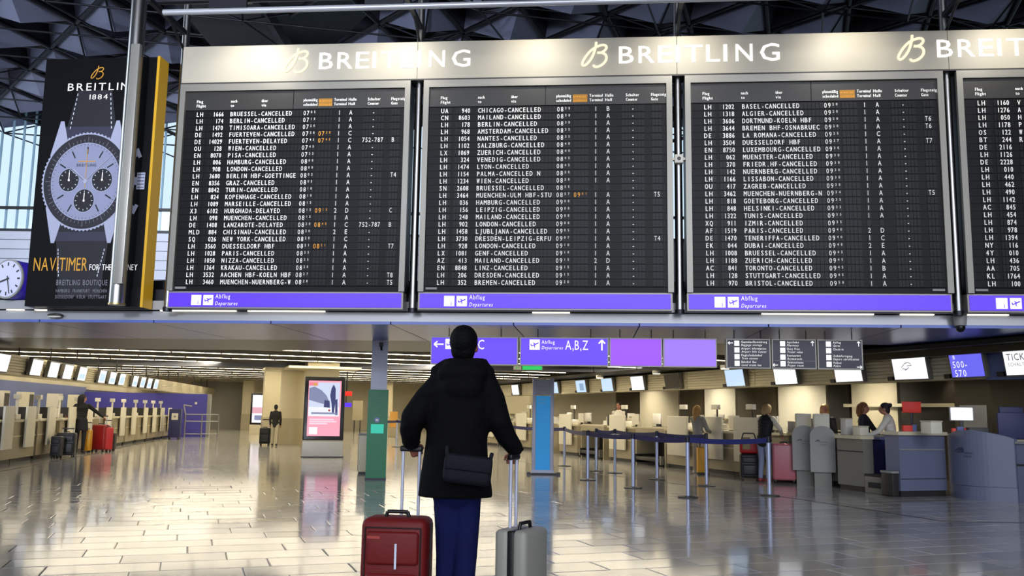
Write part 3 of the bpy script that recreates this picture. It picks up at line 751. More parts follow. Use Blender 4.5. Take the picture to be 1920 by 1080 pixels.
hang_sign(4.145, 4.845, 'navy hanging direction sign split by a thin line near its foot', sign_dark, frame_grey, tr_([('Apotheke', 'Pharmacy'), ('Duty Free', 'Travel value'), ('Restaurant', 'Restaurants'), ('Gebetsr\u00e4ume', 'Prayer room')], [(.64, 2.52, 0), (.05, 2.17, R(90))]), z0=2.11)
b = MB(); b.box(.03, .68, -.02, -.012, 2.235, 2.24, grey_case); 
sp = [o for o in S.objects if o.name.startswith('hanging_sign')][-1]; b.build('divider', sp)
hang_sign(4.865, 5.57, 'navy hanging direction sign with white field and right arrow at its foot', sign_dark, frame_grey, tr_([('Abflug', 'Gates'), ('Check-in', ''), ('Zollabfertigung', 'Export certification'), ('Polizei', 'Police')], [(.64, 2.52, 0), (.64, 2.15, R(-90))]), z0=2.11)
ex = thing('exit_sign', G(990, 690, 2.62), RZB, 'small green emergency exit light under the purple signs', 'sign')
b = MB(); b.box(-.42, .42, 0, .08, -.06, .07, grey_case); b.build('sign_box', ex)
b = MB(); b.box(-.16, .40, -.01, 0, -.05, .06, mat('exit_green', '#22c25c', .4, emit=1)); b.build('sign_face', ex)
b = MB(); b.box(-.42, -.2, -.012, -.0, -.05, .06, white_case); arrow(b, -.3, 0, .05, mat('exit_green', '', 0), -.014, R(90)); b.build('pictogram', ex)
b = MB(); b.tube((0, .04, .07), (0, .04, 3.1-ex.location.z), .01, dsteel, 6); b.build('suspension_rod', ex)
# dome camera
dc = thing('dome_camera', loc(6.84, .34, 2.735), RZB, 'white dome security camera hanging from the grey beam', 'camera')
dc.location.z = 2.93
b = MB(); b.tube((0, -.08, .02), (0, -.08, -.03), .04, grey_case); b.tube((0, .0, -.0), (0, -.08, -.0), .03, grey_case); b.tube((0, -.08, -.17), (0, -.08, -.03), .085, grey_case, 20, .10); b.build('housing', dc)
b = MB(); b.ell((0, -.08, -.19), .07, .07, .08, mat('dome_black', '#08080c', .08), 20, 10, zmax=.2); b.build('dome', dc)

# ================================================================ column, kiosks, totem
colp = G(704, 899)
gc = thing('green_column', (colp.x, colp.y, 0), R(8), 'grey square column clad in green with white text, beside the man', 'column')
b = MB(); b.box(-.16, .16, .0, .32, 0, 2.74, mat('column_grey', '#c4c6d8', .4)); b.build('shaft', gc)
green = mat('green_panel', '#0c7046', .4, noise=.04)
b = MB(); b.box(-.20, .20, -.05, .36, .02, 1.76, green); cl = b.build('cladding', gc, label='dark green cladding')
b = MB(); gt = mat('green_text', '#4f8a6c', .5)
for i, t in enumerate(('Willkommen am', 'Flughafen', 'Reiseinformation', 'Terminal 1', '', 'Welcome to', 'the airport', 'Travel info', 'Terminal 1', '', 'Bitte beachten', 'Please note')): b.text(t, -.07, 1.66-i*.042, .026, gt, -.052, sx=.6)
b.build('lettering', cl)
b = MB(); b.disc(-.01, 1.16, .055, -.053, mat('round_blue', '#6a74a8', .4), 20); b.box(-.035, .015, -.056, -.053, 1.14, 1.18, white_case); b.build('round_mark', cl)
b = MB(); b.box(-.125, .125, -.06, -.05, .90, 1.08, mat('turquoise', '#2ac8a8', .4, emit=.35)); b.build('turquoise_label', cl)
b = MB(); b.box(-.21, .21, -.06, .37, 0, .03, dsteel); b.build('base_plate', gc)
b = MB(); b.box(-.02, .06, -.04, 0, 2.62, 2.7, black); b.tube((.02, -.02, 2.62), (.03, -.1, 2.55), .02, black); b.build('small_camera', gc)
wb = thing('waste_bin', G(684, 889), R(10), 'low beige bin standing behind the green column', 'bin')
b = MB(); b.box(-.16, .3, 0, .4, .04, .82, beige_l, .02); b.build('body', wb)
b = MB(); b.box(-.14, .28, .02, .38, 0, .05, black); b.build('plinth', wb)
b = MB(); b.box(-.17, .31, -.01, .41, .82, .86, grey_case, .01); b.build('lid', wb)

kp = G(604, 858)
kk = thing('display_kiosk', (kp.x, kp.y, 0), R(12), 'tall black framed display kiosk showing a pink advert, on grey base', 'display')
b = MB(); b.box(-.57, .57, 0, .5, .02, .46, mat('kiosk_base', '#a9a9a6', .4), .01); b.build('base', kk)
b = MB(); b.box(-.59, .59, -.01, .5, 0, .03, charcoal); b.build('plinth', kk)
b = MB(); b.box(-.57, .57, .04, .40, .48, 2.28, mat('kiosk_frame', '#10121c', .25), .03); b.build('frame', kk)
pk = lambda n, c, e=.95: mat(n, c, .3, emit=e)
b = MB(); b.box(-.46, .46, .028, .045, .60, 2.17, pk('ad_pink', '#f4a0b4')); sc_ = b.build('screen', kk)
b = MB(); yy = .022
b.box(-.44, .42, yy, .03, 1.16, 2.12, pk('ad_sky', '#c9d4ec'))
P = [(-.44, 1.95), (-.3, 2.0), (-.1, 1.9), (.05, 1.75), (.12, 1.6), (.0, 1.5), (-.2, 1.55), (-.44, 1.62)]
b.prism(P, yy-.003, yy, pk('ad_cloud', '#7c83a6')); b.prism([(.0, 1.62), (.14, 1.6), (.16, 1.4), (-.02, 1.42)], yy-.005, yy, pk('ad_navy', '#34386a'))
b.prism([(.18, 1.95), (.24, 2.07), (.30, 1.95), (.31, 1.6), (.27, 1.22), (.22, 1.22), (.2, 1.5), (.15, 1.75)], yy-.005, yy, pk('ad_navy', ''))
b.prism([(.30, 1.62), (.36, 1.66), (.38, 1.2), (.31, 1.2)], yy-.005, yy, pk('ad_navy', '')); b.box(-.44, .42, yy-.002, yy, 1.16, 1.42, pk('ad_snow', '#e6e9f4'))
b.box(-.36, .36, yy-.006, yy, 1.22, 1.27, pk('ad_cloud', '')); b.disc(.14, 1.33, .03, yy-.007, pk('ad_red', '#b03a30'), 14)
b.box(-.44, -.2, yy-.004, yy, 2.02, 2.12, pk('ad_rose', '#f07f90')); b.disc(-.28, 2.06, .05, yy-.006, pk('ad_gold', '#d0a050'), 16)
for i, w in enumerate((.68, .76, .5)): b.box(-.40, -.40+w, yy-.003, yy, 1.05-i*.06, 1.09-i*.06, pk('ad_text', '#f0cfe0'))
b.box(-.40, -.17, yy-.003, yy, .65, .85, pk('ad_white', '#f4f2f4'))
b.build('advert', sc_)
q = G(486, 815)
k2 = thing('display_kiosk', (q.x, q.y, 0), R(10), 'distant black framed display kiosk with white and pink screen, by the pillars', 'display')
sc2 = q.y/26
b = MB(); b.box(-.52, .52, 0, .5, 0, .5, beige_l, .01); b.build('base', k2)
b = MB(); b.box(-.52, .52, .04, .3, .52, 2.15, mat('kiosk_frame', '', 0), .03); b.build('frame', k2)
b = MB(); b.box(-.42, .42, .03, .045, .62, 2.05, screen); s2 = b.build('screen', k2)
b = MB(); b.box(-.42, .42, .022, .028, 1.1, 1.42, pk('ad_rose2', '#dca6b4')); b.box(-.3, .35, .018, .024, .75, 1.0, pk('ad_cloud', '')); b.build('advert', s2)

tp = G(1017, 889)
tt = thing('info_totem', (tp.x, tp.y, 0), R(2), 'silver framed bright blue information totem behind the queue belts', 'sign')
alu = mat('totem_alu', '#c4c8dc', .35, .1)
b = MB(); b.box(-.24, -.16, -.04, .04, .06, 2.12, alu, .01); b.box(.16, .24, -.04, .04, .06, 2.12, alu, .01); b.build('frame_post', tt)
b = MB(); b.box(-.17, .17, -.02, .02, 1.75, 2.1, mat('totem_head', '#b8b8c4', .4)); b.text('Information', 0, 1.92, .035, grey_case, -.022, align='c', sx=.8); b.text('und Service', 0, 1.85, .035, grey_case, -.022, align='c', sx=.8); b.build('head_plate', tt)
b = MB(); b.box(-.165, .165, -.025, .02, .08, 1.73, mat('totem_blue', '#0a86c8', .35, emit=.45)); fb = b.build('blue_panel', tt)
b = MB(); b.text('Check-in', -.11, 1.63, .04, white_case, -.028, sx=.8); b.text('Passagiere', -.11, 1.56, .03, white_case, -.028, sx=.8); b.build('lettering', fb)
b = MB(); b.box(-.34, .36, -.2, .2, 0, .03, charcoal); b.box(-.25, .25, -.05, .05, .03, .09, alu); b.build('base', tt)
for x in (-.32, .34):
    b = MB(); b.box(x-.04, x+.04, -.22, -.12, 0, .055, black); b.build('foot', tt)

# ---- pillars
cream = mat('pillar_cream', '#d2c8a8', .45, noise=.03)
def pillar(px, py, w, label, rnd, flange=0):
    q = G(px, py); o = thing('pillar', (q.x, q.y, 0), -HR, label, 'pillar')
    b = MB()
    if rnd: b.tube((0, w/2, 0), (0, w/2, 3.1), w/2, cream, 40)
    else: b.box(-w/2, w/2, 0, w, 0, 3.1, cream)
    b.build('shaft', o)
    b = MB()
    if rnd: b.tube((0, w/2, 0), (0, w/2, 1.0), w/2+.02, mat('pillar_skirt', '#b4a98a', .35), 40)
    else: b.box(-w/2-.02, w/2+.02, -.02, w+.02, 0, 1.0, mat('pillar_skirt', '#b4a98a', .35))
    b.build('skirt', o)
    if flange:
        b = MB(); b.box(-flange, flange, -.5, w+.5, 2.82, 2.9, beige_l); b.build('ceiling_collar', o)
    return o
pillar(601, 838, 1.15, 'broad square cream pillar with ceiling collar behind the pink advert kiosk', False, 1.3)
pillar(547, 834, .95, 'round cream pillar lit from above, just past the pink advert kiosk', True, 1.15)
pillar(508, 827, .75, 'pale square pillar beside the walking traveller with trolley', False, 0)
pillar(722, 812, .8, 'distant cream pillar seen past the green column', False)
pillar(462, 806, .7, 'thin far pillar beside the grey shutter', False)

# ================================================================ left check-in row
def monitor(name, world, rz, w, h, sm, label, group, lean=R(10), flip=1, extra=None):
    o = thing(name, world, rz, label, 'monitor', group); o.rotation_euler = (lean, 0, rz)
    b = MB(); b.box(-w/2-.03, w/2+.03, -.06, .04, -h/2-.03, h/2+.03, mat('monitor_case', '#6c6a62', .4), .01); b.build('case', o)
    b = MB(); b.box(-w/2, w/2, -.066, -.058, -h/2, h/2, sm); s_ = b.build('screen', o)
    if extra: b = MB(); extra(b); b.build('screen_image', s_)
    b = MB(); b.box(-w/2-.22, -w/2-.08, -.05, .0, -h/2-.02, -h/2+.06, black); b.build('speaker_box', o)
    b = MB(); b.box(-.05, .05, .04, .16, -.05, .05, dsteel); b.build('bracket', o)
    return o
# fascia sections
slatm = mat('fascia_slat', '#d3caab', .5, noise=.05); 
def fascia_mesh(L, m):
    b = MB(); b.box(.04, .4, 0, L-.02, 0, .5, m)
    for i in range(7): b.box(0, .05, 0, L-.02, .012+i*.07, .012+i*.07+.055, m)
    return b.mesh('slat_panel')
slat_r = fascia_mesh(3.3, slatm); slat_l = fascia_mesh(2.6, slatm)
lf = thing('sign_fascia', LW(-.55, 0, 2.08), -HL, 'long beige slatted fascia carrying monitors above the blue backed check-in row', 'fascia')
for k in range(-3, 15):
    o = link('slat_panel', slat_l, lf); o.rotation_euler = (0, 0, math.pi); o.location = (.1, (k+1)*2.6, 0)
b = MB()
for k in range(-3, 15): b.tube((-.1, k*2.6, .5), (-.1, k*2.6, 1.0), .02, black, 6)
b.build('hanger_rods', lf, 'stuff')
rf = thing('sign_fascia', RW(1.6, 0, 2.08), -HR, 'long beige slatted fascia carrying monitors above the staffed check-in row', 'fascia')
for k in range(-3, 12):
    o = link('slat_panel', slat_r, rf); o.location = (0, k*3.3, 0)
b = MB()
for k in range(-3, 12): b.tube((.1, k*3.3, .5), (.1, k*3.3, 1.0), .02, black, 6)
b.build('hanger_rods', rf, 'stuff')
b = MB(); b.box(-.02, .42, -9.9, -.45, -.03, .51, mat('fascia_blue', '#5a6690', .5)); b.build('grey_blue_section', rf)
LM = [-.47, .51, 2.95, 4.4, 5.75, 7.25, 9.66, 11.05, 12.45, 14.63, 16.02, 17.34, 18.7]
for i, s_ in enumerate(LM):
    img = None
    if i > 4:
        def img(b, i=i): b.box(-.3, .3, -.07, -.066, -.15, .0 if i % 2 else .1, screen_b)
    monitor('overhead_monitor', LW(-.37, s_, 2.33), -HL + R(90), .8, .40, screen, f'white overhead monitor over the blue backed row, {["first","second","third","fourth","fifth","sixth","seventh","eighth","ninth","tenth","eleventh","twelfth","thirteenth"][i]} from the near end', 'overhead monitors of the blue backed row', extra=img)
def im_bird(b):
    g = mat('bird_grey', '#9a9aa2', .5)
    for x0, z0, x1, z1 in ((-.2, .02, -.1, .1), (-.1, .1, .0, .12), (-.05, .05, .08, .06), (-.18, .0, -.06, -.02), (.0, .12, .06, .08), (-.12, -.04, .0, .02)): b.line(x0, z0, x1, z1, .012, -.07, g)
def im_500(b):
    b.text('B', -.27, .12, .07, sign_w, -.07); b.text('500-', -.30, -.04, .12, sign_w, -.07, sx=.9); b.text('570', -.28, -.2, .12, sign_w, -.07, sx=.9)
def im_tic(b):
    b.text('TICKETS', -.30, .04, .115, grey_case, -.07, sx=.9); b.text('SCHALTER', -.29, -.06, .06, mat('pale_beige', '#d8cfae', .5), -.07, sx=.9)
def im_blue(b): b.box(-.1, .25, -.07, -.066, -.15, .1, mat('screen_steel_blue', '#86a8cc', .4, emit=.9))
RM = [(24.11, screen, 'white overhead monitor at the far end, past the blue totem', None), (19.69, screen_b, 'pale overhead monitor half hidden by the blue totem', None), (17.09, screen_b, 'overhead monitor with blue pattern, just right of the blue totem', im_blue), (14.91, screen_b, 'pale blue overhead monitor between the blue patterned one and a plain white one', None),
      (12.7, screen, 'plain white overhead monitor next to the switched off one', None), (10.52, screen_off, 'switched off dark overhead monitor', None), (7.28, screen_b, 'pale blue overhead monitor under the first navy direction sign', None), (5.17, screen, 'white overhead monitor under the middle navy direction sign', None),
      (3.0, screen, 'white overhead monitor under the last navy direction sign', None), (1.23, screen, 'large white overhead monitor with a grey bird emblem', im_bird), (-.15, purple4, 'purple overhead monitor reading 500-570', im_500), (-1.33, screen, 'white overhead monitor with TIC lettering at the picture edge', im_tic)]
for s_, m, lb, im in RM: monitor('overhead_monitor', RW(1.52, s_, 2.33), -HR - R(90), .82 if s_ > 2 else (.86 if s_ > 0 else .72), .42, m, lb, None, lean=R(10), extra=im)

def desk_parts(o, w, mbody, slabw, slabx=0, opening=None, sgn=1):
    """local: front face at x=0 looking to -x*sgn; body towards +x*sgn, width along y"""
    X = lambda a, c: (min(a*sgn, c*sgn), max(a*sgn, c*sgn))
    b = MB(); b.box(*X(0, .75), -w/2, w/2, .1, .95, mbody); b.box(*X(.05, .7), -w/2+.02, w/2-.02, 0, .1, charcoal); b.build('body', o)
    b = MB(); b.box(*X(-.06, .8), -w/2-.01, w/2+.01, .95, 1.0, beige_l); b.build('worktop', o)
    b = MB(); b.box(*X(-.012, 0), -w/2, w/2, .60, .63, beige_l); b.build('rail', o)
    b = MB(); b.box(*X(-.12, -.07), slabx-slabw/2, slabx+slabw/2, .34, 1.32, slab_w, .01); b.box(*X(-.07, 0), slabx-.05, slabx+.05, .5, .6, dsteel); b.build('white_panel', o)
    return b
def left_desk():
    o = thing('checkin_desk', LW(0, 0), -HL, 'x', 'check-in desk'); desk_parts(o, 1.5, beige, .62, .0, sgn=-1)
    b = MB(); b.box(-.6, -.2, -.62, -.28, 1.0, 1.3, charcoal); b.box(-.2, -.19, -.6, -.3, 1.02, 1.28, white_case); b.build('desk_screen', o)
    b = MB(); b.box(-.55, -.3, .2, .55, 1.0, 1.12, white_case, .01); b.build('printer', o)
    b = MB(); b.box(-.45, -.4, .58, .63, 1.0, 1.55, white_case); b.box(-.5, -.36, .5, .68, 1.5, 1.62, white_case, .01); b.build('number_display', o)
    return o
LD = [-4.0, -2.2, .0, 1.5, 3.15, 5.0, 6.8, 9.2, 11.18, 12.9, 14.95, 16.7, 18.4, 20.1]
d0 = left_desk(); 
for i, s_ in enumerate(LD):
    o = d0 if i == 0 else copy_tree(d0)
    o.location = LW(0, s_); o['group'] = 'check-in desks in front of the blue wall'
    o['label'] = f'check-in desk with white panel at the blue wall, {ORD[i]} along'
# glass back cabinet at the near left
o = thing('counter_cabinet', LW(-1.2, 1.2), -HL, 'beige cabinet standing behind the nearest desks by the blue wall', 'cabinet')
b = MB(); b.box(-.5, 0, -1.2, 1.6, 0, 1.66, beige_l); b.build('body', o); b = MB(); b.box(0, .01, -1.1, 1.5, 1.1, 1.6, beige); b.build('door', o)
b = MB(); b.box(0.01, .03, -.15, -.12, 1.2, 1.5, steel); b.build('handle', o)
# white upright units behind the desks
for i, (s_, c) in enumerate(((3.9, slab_w), (5.4, slab_w), (7.9, white_case), (10.2, slab_w), (13.4, white_case), (16, slab_w))):
    o = thing('office_cupboard', LW(-2.6, s_), -HL, f'pale upright unit with dark shelves before the blue wall, {ORD[i]} from the near end', 'cupboard', 'upright units before the blue wall')
    b = MB(); b.box(-.4, 0, -.25, .25, 0, 1.78, c); b.build('body', o)
    b = MB(); b.box(0, .01, -.2, .2, 1.2, 1.7, charcoal); b.build('shelf_opening', o)
b = MB(); 
# indigo partition
q = G(398, 818); 
o = thing('partition_wall', LW(-1.0, 21.6), -HL, 'indigo blue partition wall closing the far end of the blue backed row', 'partition')
b = MB(); b.box(-2.9, 2.45, 0, .25, 0, 1.98, indigo); b.build('panel', o)
b = MB(); b.box(2.45, 2.6, -.02, .3, 0, 1.98, grey_case); b.build('end_post', o)
b = MB(); b.box(1.9, 2.0, -.03, 0, 1.5, 1.6, white_case); b.build('small_label', o)
# blue kiosk bin
q = G(325, 824); o = thing('blue_kiosk', (q.x, q.y, 0), R(12), 'small dark blue pillar kiosk with a white notice near the indigo partition', 'kiosk')
b = MB(); b.box(-.24, .24, 0, .4, .08, 1.28, navy, .02); b.build('body', o)
b = MB(); b.box(-.13, .13, -.012, 0, .82, 1.1, white_case); b.disc(0, .96, .05, -.014, grey_case, 16); b.build('notice', o)
for x in (-.18, .18):
    b = MB(); b.box(x-.03, x+.03, .03, .37, 0, .08, black); b.build('foot', o)
# metal railing
q = G(345, 822); o = thing('metal_railing', (q.x, q.y, 0), R(14), 'grey metal railing standing in front of the indigo partition', 'railing')
for x in (0, .7, 1.4):
    b = MB(); b.tube((x, 0, 0), (x, 0, 1.05), .03, steel, 8); b.build('post', o)
for z in (1.05, .75, .2):
    b = MB(); b.tube((0, 0, z), (1.4, 0, z), .022, steel, 8); b.build('rail', o)
b = MB(); b.tube((.0, 0, 1.05), (-.1, 0, 1.45), .03, steel, 8); b.tube((-.1, 0, 1.45), (.25, 0, 1.4), .03, steel, 8); b.build('arch', o)

# ================================================================ right check-in row
def right_desk():
    o = thing('checkin_desk', RW(0, 0), -HR, 'x', 'check-in desk'); desk_parts(o, 1.5, beige, 1.0, .0)
    b = MB(); b.box(.3, .34, -.55, -.15, 1.06, 1.36, white_case); b.tube((.34, -.35, 1.0), (.34, -.35, 1.1), .03, charcoal); b.box(.24, .44, -.45, -.25, 1.0, 1.015, charcoal); b.build('desk_screen', o)
    b = MB(); b.box(.2, .5, .2, .55, 1.0, 1.15, white_case, .02); b.build('printer', o)
    b = MB(); b.box(.15, .4, -.05, .12, 1.0, 1.05, slab_w); b.build('paper_tray', o)
    b = MB(); b.tube((.5, .65, 1.0), (.5, .65, 1.5), .02, charcoal, 8); b.box(.42, .5, .5, .8, 1.5, 1.62, white_case, .01); b.build('number_display', o)
    return o
def bag_bay():
    o = thing('baggage_bay', RW(0, 0), -HR, 'x', 'baggage belt')
    b = MB(); b.box(-.02, .9, -.85, -.78, 0, .98, beige); b.box(-.02, .9, .78, .85, 0, .98, beige); b.box(-.02, .9, -.78, .78, .82, .98, beige); b.build('frame', o)
    b = MB(); b.box(.6, .9, -.78, .78, 0, .82, brown_d); b.build('back', o)
    b = MB(); b.box(-.1, .6, -.7, .7, .12, .22, charcoal, .02); b.build('belt', o)
    b = MB(); b.box(-.12, .6, -.76, -.7, .05, .28, steel); b.build('belt_rail', o); b = MB(); b.box(-.12, .6, .7, .76, .05, .28, steel); b.build('belt_rail', o)
    b = MB(); b.box(.0, .15, -.78, .78, .98, 1.02, beige_l); b.build('worktop', o)
    return o
d1 = right_desk(); b1 = bag_bay()
RD = [4.46, 5.95, 7.5, 10.94, 14.79, 19.03, 22.8]
where = ['beside the woman in the black vest', 'at the blonde traveller in grey', 'just beyond the blonde traveller in grey', 'where a clerk in white stands', 'by the yellow post', 'past the blue totem', 'at the far end, hidden beside the man']
for i, s_ in enumerate(RD):
    o = d1 if i == 0 else copy_tree(d1); o.location = RW(0, s_); o['group'] = 'check-in desks of the staffed row'; o['label'] = 'beige check-in desk with white hanging panel, ' + where[i]
for i, (s_, lb) in enumerate(((9.1, 'between two white panelled desks near the blonde traveller'), (12.85, 'just past the clerk in white'), (16.9, 'beyond the yellow post'), (20.9, 'past the blue totem'))):
    o = b1 if i == 0 else copy_tree(b1); o.location = RW(0, s_); o['group'] = 'baggage bays of the staffed row'; o['label'] = 'dark baggage belt opening ' + lb
# long counter fronts near the right
grey_desk = mat('desk_grey', '#77756c', .38, noise=.06, nscale=2); grey_blue = mat('desk_blue_grey', '#6a7088', .35, noise=.06, nscale=2)
def counter(s0, s1, name, label, m, top=1.02, dp=.7):
    o = thing(name, RW(0, s0), -HR, label, 'counter'); L = s1-s0
    b = MB(); b.box(0, dp, 0, L, .1, top-.06, m); b.box(.04, dp-.04, .01, L-.01, 0, .1, charcoal); b.build('body', o)
    b = MB(); b.box(-.05, dp+.03, 0, L, top-.06, top, beige_l); b.build('worktop', o)
    b = MB(); b.box(-.01, 0, .02, L-.02, top-.3, top-.28, charcoal); b.build('panel_joint', o)
    return o
def RC(px, x, z=0):
    """the point of the row line at local x that a picture column crosses"""
    r_ = ray(px, 800); a_ = RW(x, 0); det = RY.x*(-r_.y) + r_.x*RY.y; s_ = (-a_.x*(-r_.y) - r_.x*a_.y)/det
    return a_ + RY*s_ + Vector((0, 0, z))
def RS(px, x): return (RC(px, x) - OR_).dot(RY)
counter(.9, 1.62, 'service_counter', 'grey counter end beside the open gap, past the rounded machines', grey_desk, dp=.22)
o = counter(1.64, 3.68, 'service_counter', 'long grey counter behind the two rounded check-in machines', grey_desk); o.location = o.location + RX*.42
o = thing('service_counter', RW(0, 0), -HR, 'short grey counter unit between the open gap and the curved desk', 'counter')
b = MB(); b.box(0, 1.02, 0, .34, .1, 1.06, grey_blue); b.box(.02, 1.0, .02, .32, 0, .1, charcoal); b.build('body', o)
b = MB(); b.box(-.05, 1.04, -.05, .4, 1.06, 1.12, beige_l); b.build('worktop', o)
b = MB(); b.box(.01, 1.0, -.012, 0, .80, .82, grey_case); b.build('panel_joint', o); b = MB(); b.box(.01, 1.0, -.012, 0, .3, .31, charcoal); b.build('panel_joint', o)
# desk gap with dark panel, step
o = thing('clerk_desk', RW(.5, 0), -HR, 'dark fronted low desk in the gap where the clerk in white leans', 'desk'); ya, yb = RS(1652, .5), RS(1608, .5)
b = MB(); b.box(0, .06, ya, yb, 0, .95, navy); b.build('front_panel', o); b = MB(); b.box(-.05, .55, ya, yb, .95, 1.0, grey_blue); b.build('worktop', o)
b = MB(); b.box(.06, .5, ya, ya+.05, 0, .95, charcoal); b.build('side_panel', o)
o = thing('step_box', RW(-.02, .36), -HR, 'low grey step box on the floor in the counter gap', 'box')
b = MB(); b.box(0, .4, 0, .52, 0, .3, grey_desk, .01); b.build('body', o); b = MB(); b.box(.0, .4, .0, .52, .3, .34, charcoal, .01); b.build('top', o); b = MB(); b.box(-.005, 0, .1, .42, .1, .2, dsteel); b.build('front_plate', o)
o = thing('black_crate', RW(-.02, .0), -HR, 'small black box beside the grey step box under the counter', 'box')
b = MB(); b.box(-.15, -.02, 0, .28, .02, .4, charcoal, .01); b.build('body', o); b = MB(); b.box(-.16, -.01, -.01, .29, .4, .44, grey_case, .008); b.build('lid', o)
# curved desk
cp0, cp1 = RW(1.06, -.02), G(1908, 943)
cd = thing('curved_counter', (cp0.x, cp0.y, 0), math.atan2(cp1.y-cp0.y, cp1.x-cp0.x), 'wide curved blue grey counter with arched top and bird emblem', 'counter')
L = (cp1-cp0).length; n = 20; b = MB(); vs = []
def arch(t): return 1.04 + .13*math.sin(math.pi*min(1, max(0, t)))**.8
def bow(t): return -.34*math.sin(math.pi*t)
for i in range(n+1):
    t = i/n; vs += [(L*t, bow(t), .24), (L*t, bow(t), arch(t)), (L*t, bow(t)+.09, arch(t)), (L*t, bow(t)+.09, .24)]
fs = [(4*i+k, 4*i+4+k, 4*i+4+(k+1) % 4, 4*i+(k+1) % 4) for i in range(n) for k in range(4)] + [(0,1,2,3), (4*n+3, 4*n+2, 4*n+1, 4*n)]
b.add(vs, [f[::-1] for f in fs], grey_blue, False); b.build('curved_front', cd)
b = MB(); vs = []
for i in range(n+1):
    t = i/n; vs += [(L*t, bow(t)+.015, 0), (L*t, bow(t)+.015, .235), (L*t, .4, .235), (L*t, .4, 0)]
b.add(vs, [f[::-1] for f in fs], grey_blue); b.build('plinth', cd)
b = MB(); b.box(.02, L-.02, .1, .8, .98, 1.02, beige_l); b.box(.02, .08, .1, .8, 0, .98, grey_desk); b.box(L-.08, L-.02, .1, .8, 0, .98, grey_desk); b.build('worktop', cd)
b = MB(); ym = bow(.35)-.012; lg = mat('emblem_ink', '#2e3248', .5); b.M = Matrix.Translation((L*.42, bow(.42)-.012, .8)) @ Matrix.Rotation(R(-3), 4, 'Z')
for x0, z0_, x1, z1_ in ((-.14, .0, -.05, .07), (-.05, .07, .02, .05), (-.08, .02, .0, .03), (.0, .08, .04, .03), (-.1, -.01, -.03, .0), (-.04, .05, .03, .01), (-.02, -.01, .04, .02)): b.line(x0, z0_, x1, z1_, .014, 0, lg)
b.text('Frankfurt', .03, -.03, .035, lg, 0, sx=.85); b.text('Airport', .03, -.085, .035, lg, 0, sx=.85); b.build('emblem', cd)
b = MB(); b.box(.03, .07, -.03, .0, .78, .86, black); b.build('socket_plate', cd)
o = thing('service_counter', (cp1.x+.02, cp1.y, 0), cd.rotation_euler.z + R(8), 'grey blue counter section past the curved desk at the picture edge', 'counter')
b = MB(); b.box(0, 2.5, .02, .7, .0, .96, grey_blue); b.build('body', o); b = MB(); b.box(0, 2.5, -.02, .75, .96, 1.0, grey_case); b.build('worktop', o); b = MB(); b.box(0, 2.5, .01, .02, .6, .63, charcoal); b.build('panel_joint', o)
# check-in machines with rounded fronts
for px, lb in ((1507, 'rounded grey check-in machine standing next to the pink suitcase'), (1541, 'rounded grey check-in machine nearer the open counter')):
    q = RC(px, .08); o = thing('checkin_machine', (q.x, q.y, 0), R(-14), lb, 'machine')
    b = MB(); w = .235; pts = [(-w, .28), (w, .28)] + [(w*math.cos(t), .98 + .2*math.sin(t)) for t in [math.pi*i/12 for i in range(13)]]
    b.prism(pts, -.03, .05, mat('machine_grey', '#8c8b86', .35)); b.build('front_panel', o)
    b = MB(); b.box(-.16, .16, .05, .35, .0, 1.05, grey_desk); b.build('pedestal', o)
    b = MB(); b.box(-.15, .15, -.0, .3, 1.05, 1.42, slab_w, .02); b.build('screen_head', o)
    b = MB(); b.M = Matrix.Translation((0, -.034, .82))
    for x0, z0_, x1, z1_ in ((-.14, .05, -.08, .09), (-.08, .09, -.04, .06), (-.11, .06, -.05, .07)): b.line(x0, z0_, x1, z1_, .01, 0, lg)
    b.text('Frankfurt', -.07, .03, .03, lg, 0, sx=.8); b.text('Airport', -.05, -.02, .03, lg, 0, sx=.8); b.build('emblem', o)
# back office: wall panels, column, shelves
offp = [(-6, -1.2, 'brown', brown), (-1.1, 4.6, 'void', brown_d), (4.7, 6.3, 'cream', wall_c), (6.4, 7.2, 'void', brown_d), (7.3, 9.4, 'cream', slab_w), (9.5, 11.5, 'brown', brown), (11.6, 13.4, 'cream', slab_w), (13.5, 15, 'void', brown), (15.1, 18, 'cream', wall_c), (18.1, 20, 'brown', brown), (20.1, 30, 'cream', wall_c)]  # cream for lit wall, dark brown panels in place of dark openings
ow = sroot('wall_office', OR_, -HR)
for s0, s1, nme, m in offp:
    b = MB(); b.box(4.3, 4.45, s0, s1, 0, 3.0, m); b.build('office_panel', ow)
b = MB(); b.box(.9, 5, -8, 30, 2.62, 2.7, brown_d); b.build('office_canopy', ow)
for k in range(8):
    b = MB(); b.box(1.2+k*.45, 1.3+k*.45, -8, 6, 2.5, 2.62, mat('canopy_rib', '#3a3020', .6)); b.build('canopy_rib', ow)
b = MB(); b.box(4.2, 4.3, -8, 6.5, 1.62, 1.70, beige_l); b.box(4.0, 4.3, -8, 6.5, 1.0, 1.03, beige_l); b.build('cable_rail', ow)
o = thing('square_column', RW(2.3, .15), -HR, 'square brown beige column rising behind the curved desk', 'column')
b = MB(); b.box(0, .85, 0, .85, 0, 3.1, mat('column_taupe', '#6e6248', .5)); b.build('shaft', o)
b = MB(); b.box(-.02, .87, -.02, .87, 0, .2, charcoal); b.build('skirt', o)
b = MB(); b.box(-.03, 0, .1, .7, 1.15, 1.62, slab_w); b.build('paper_notice', o)
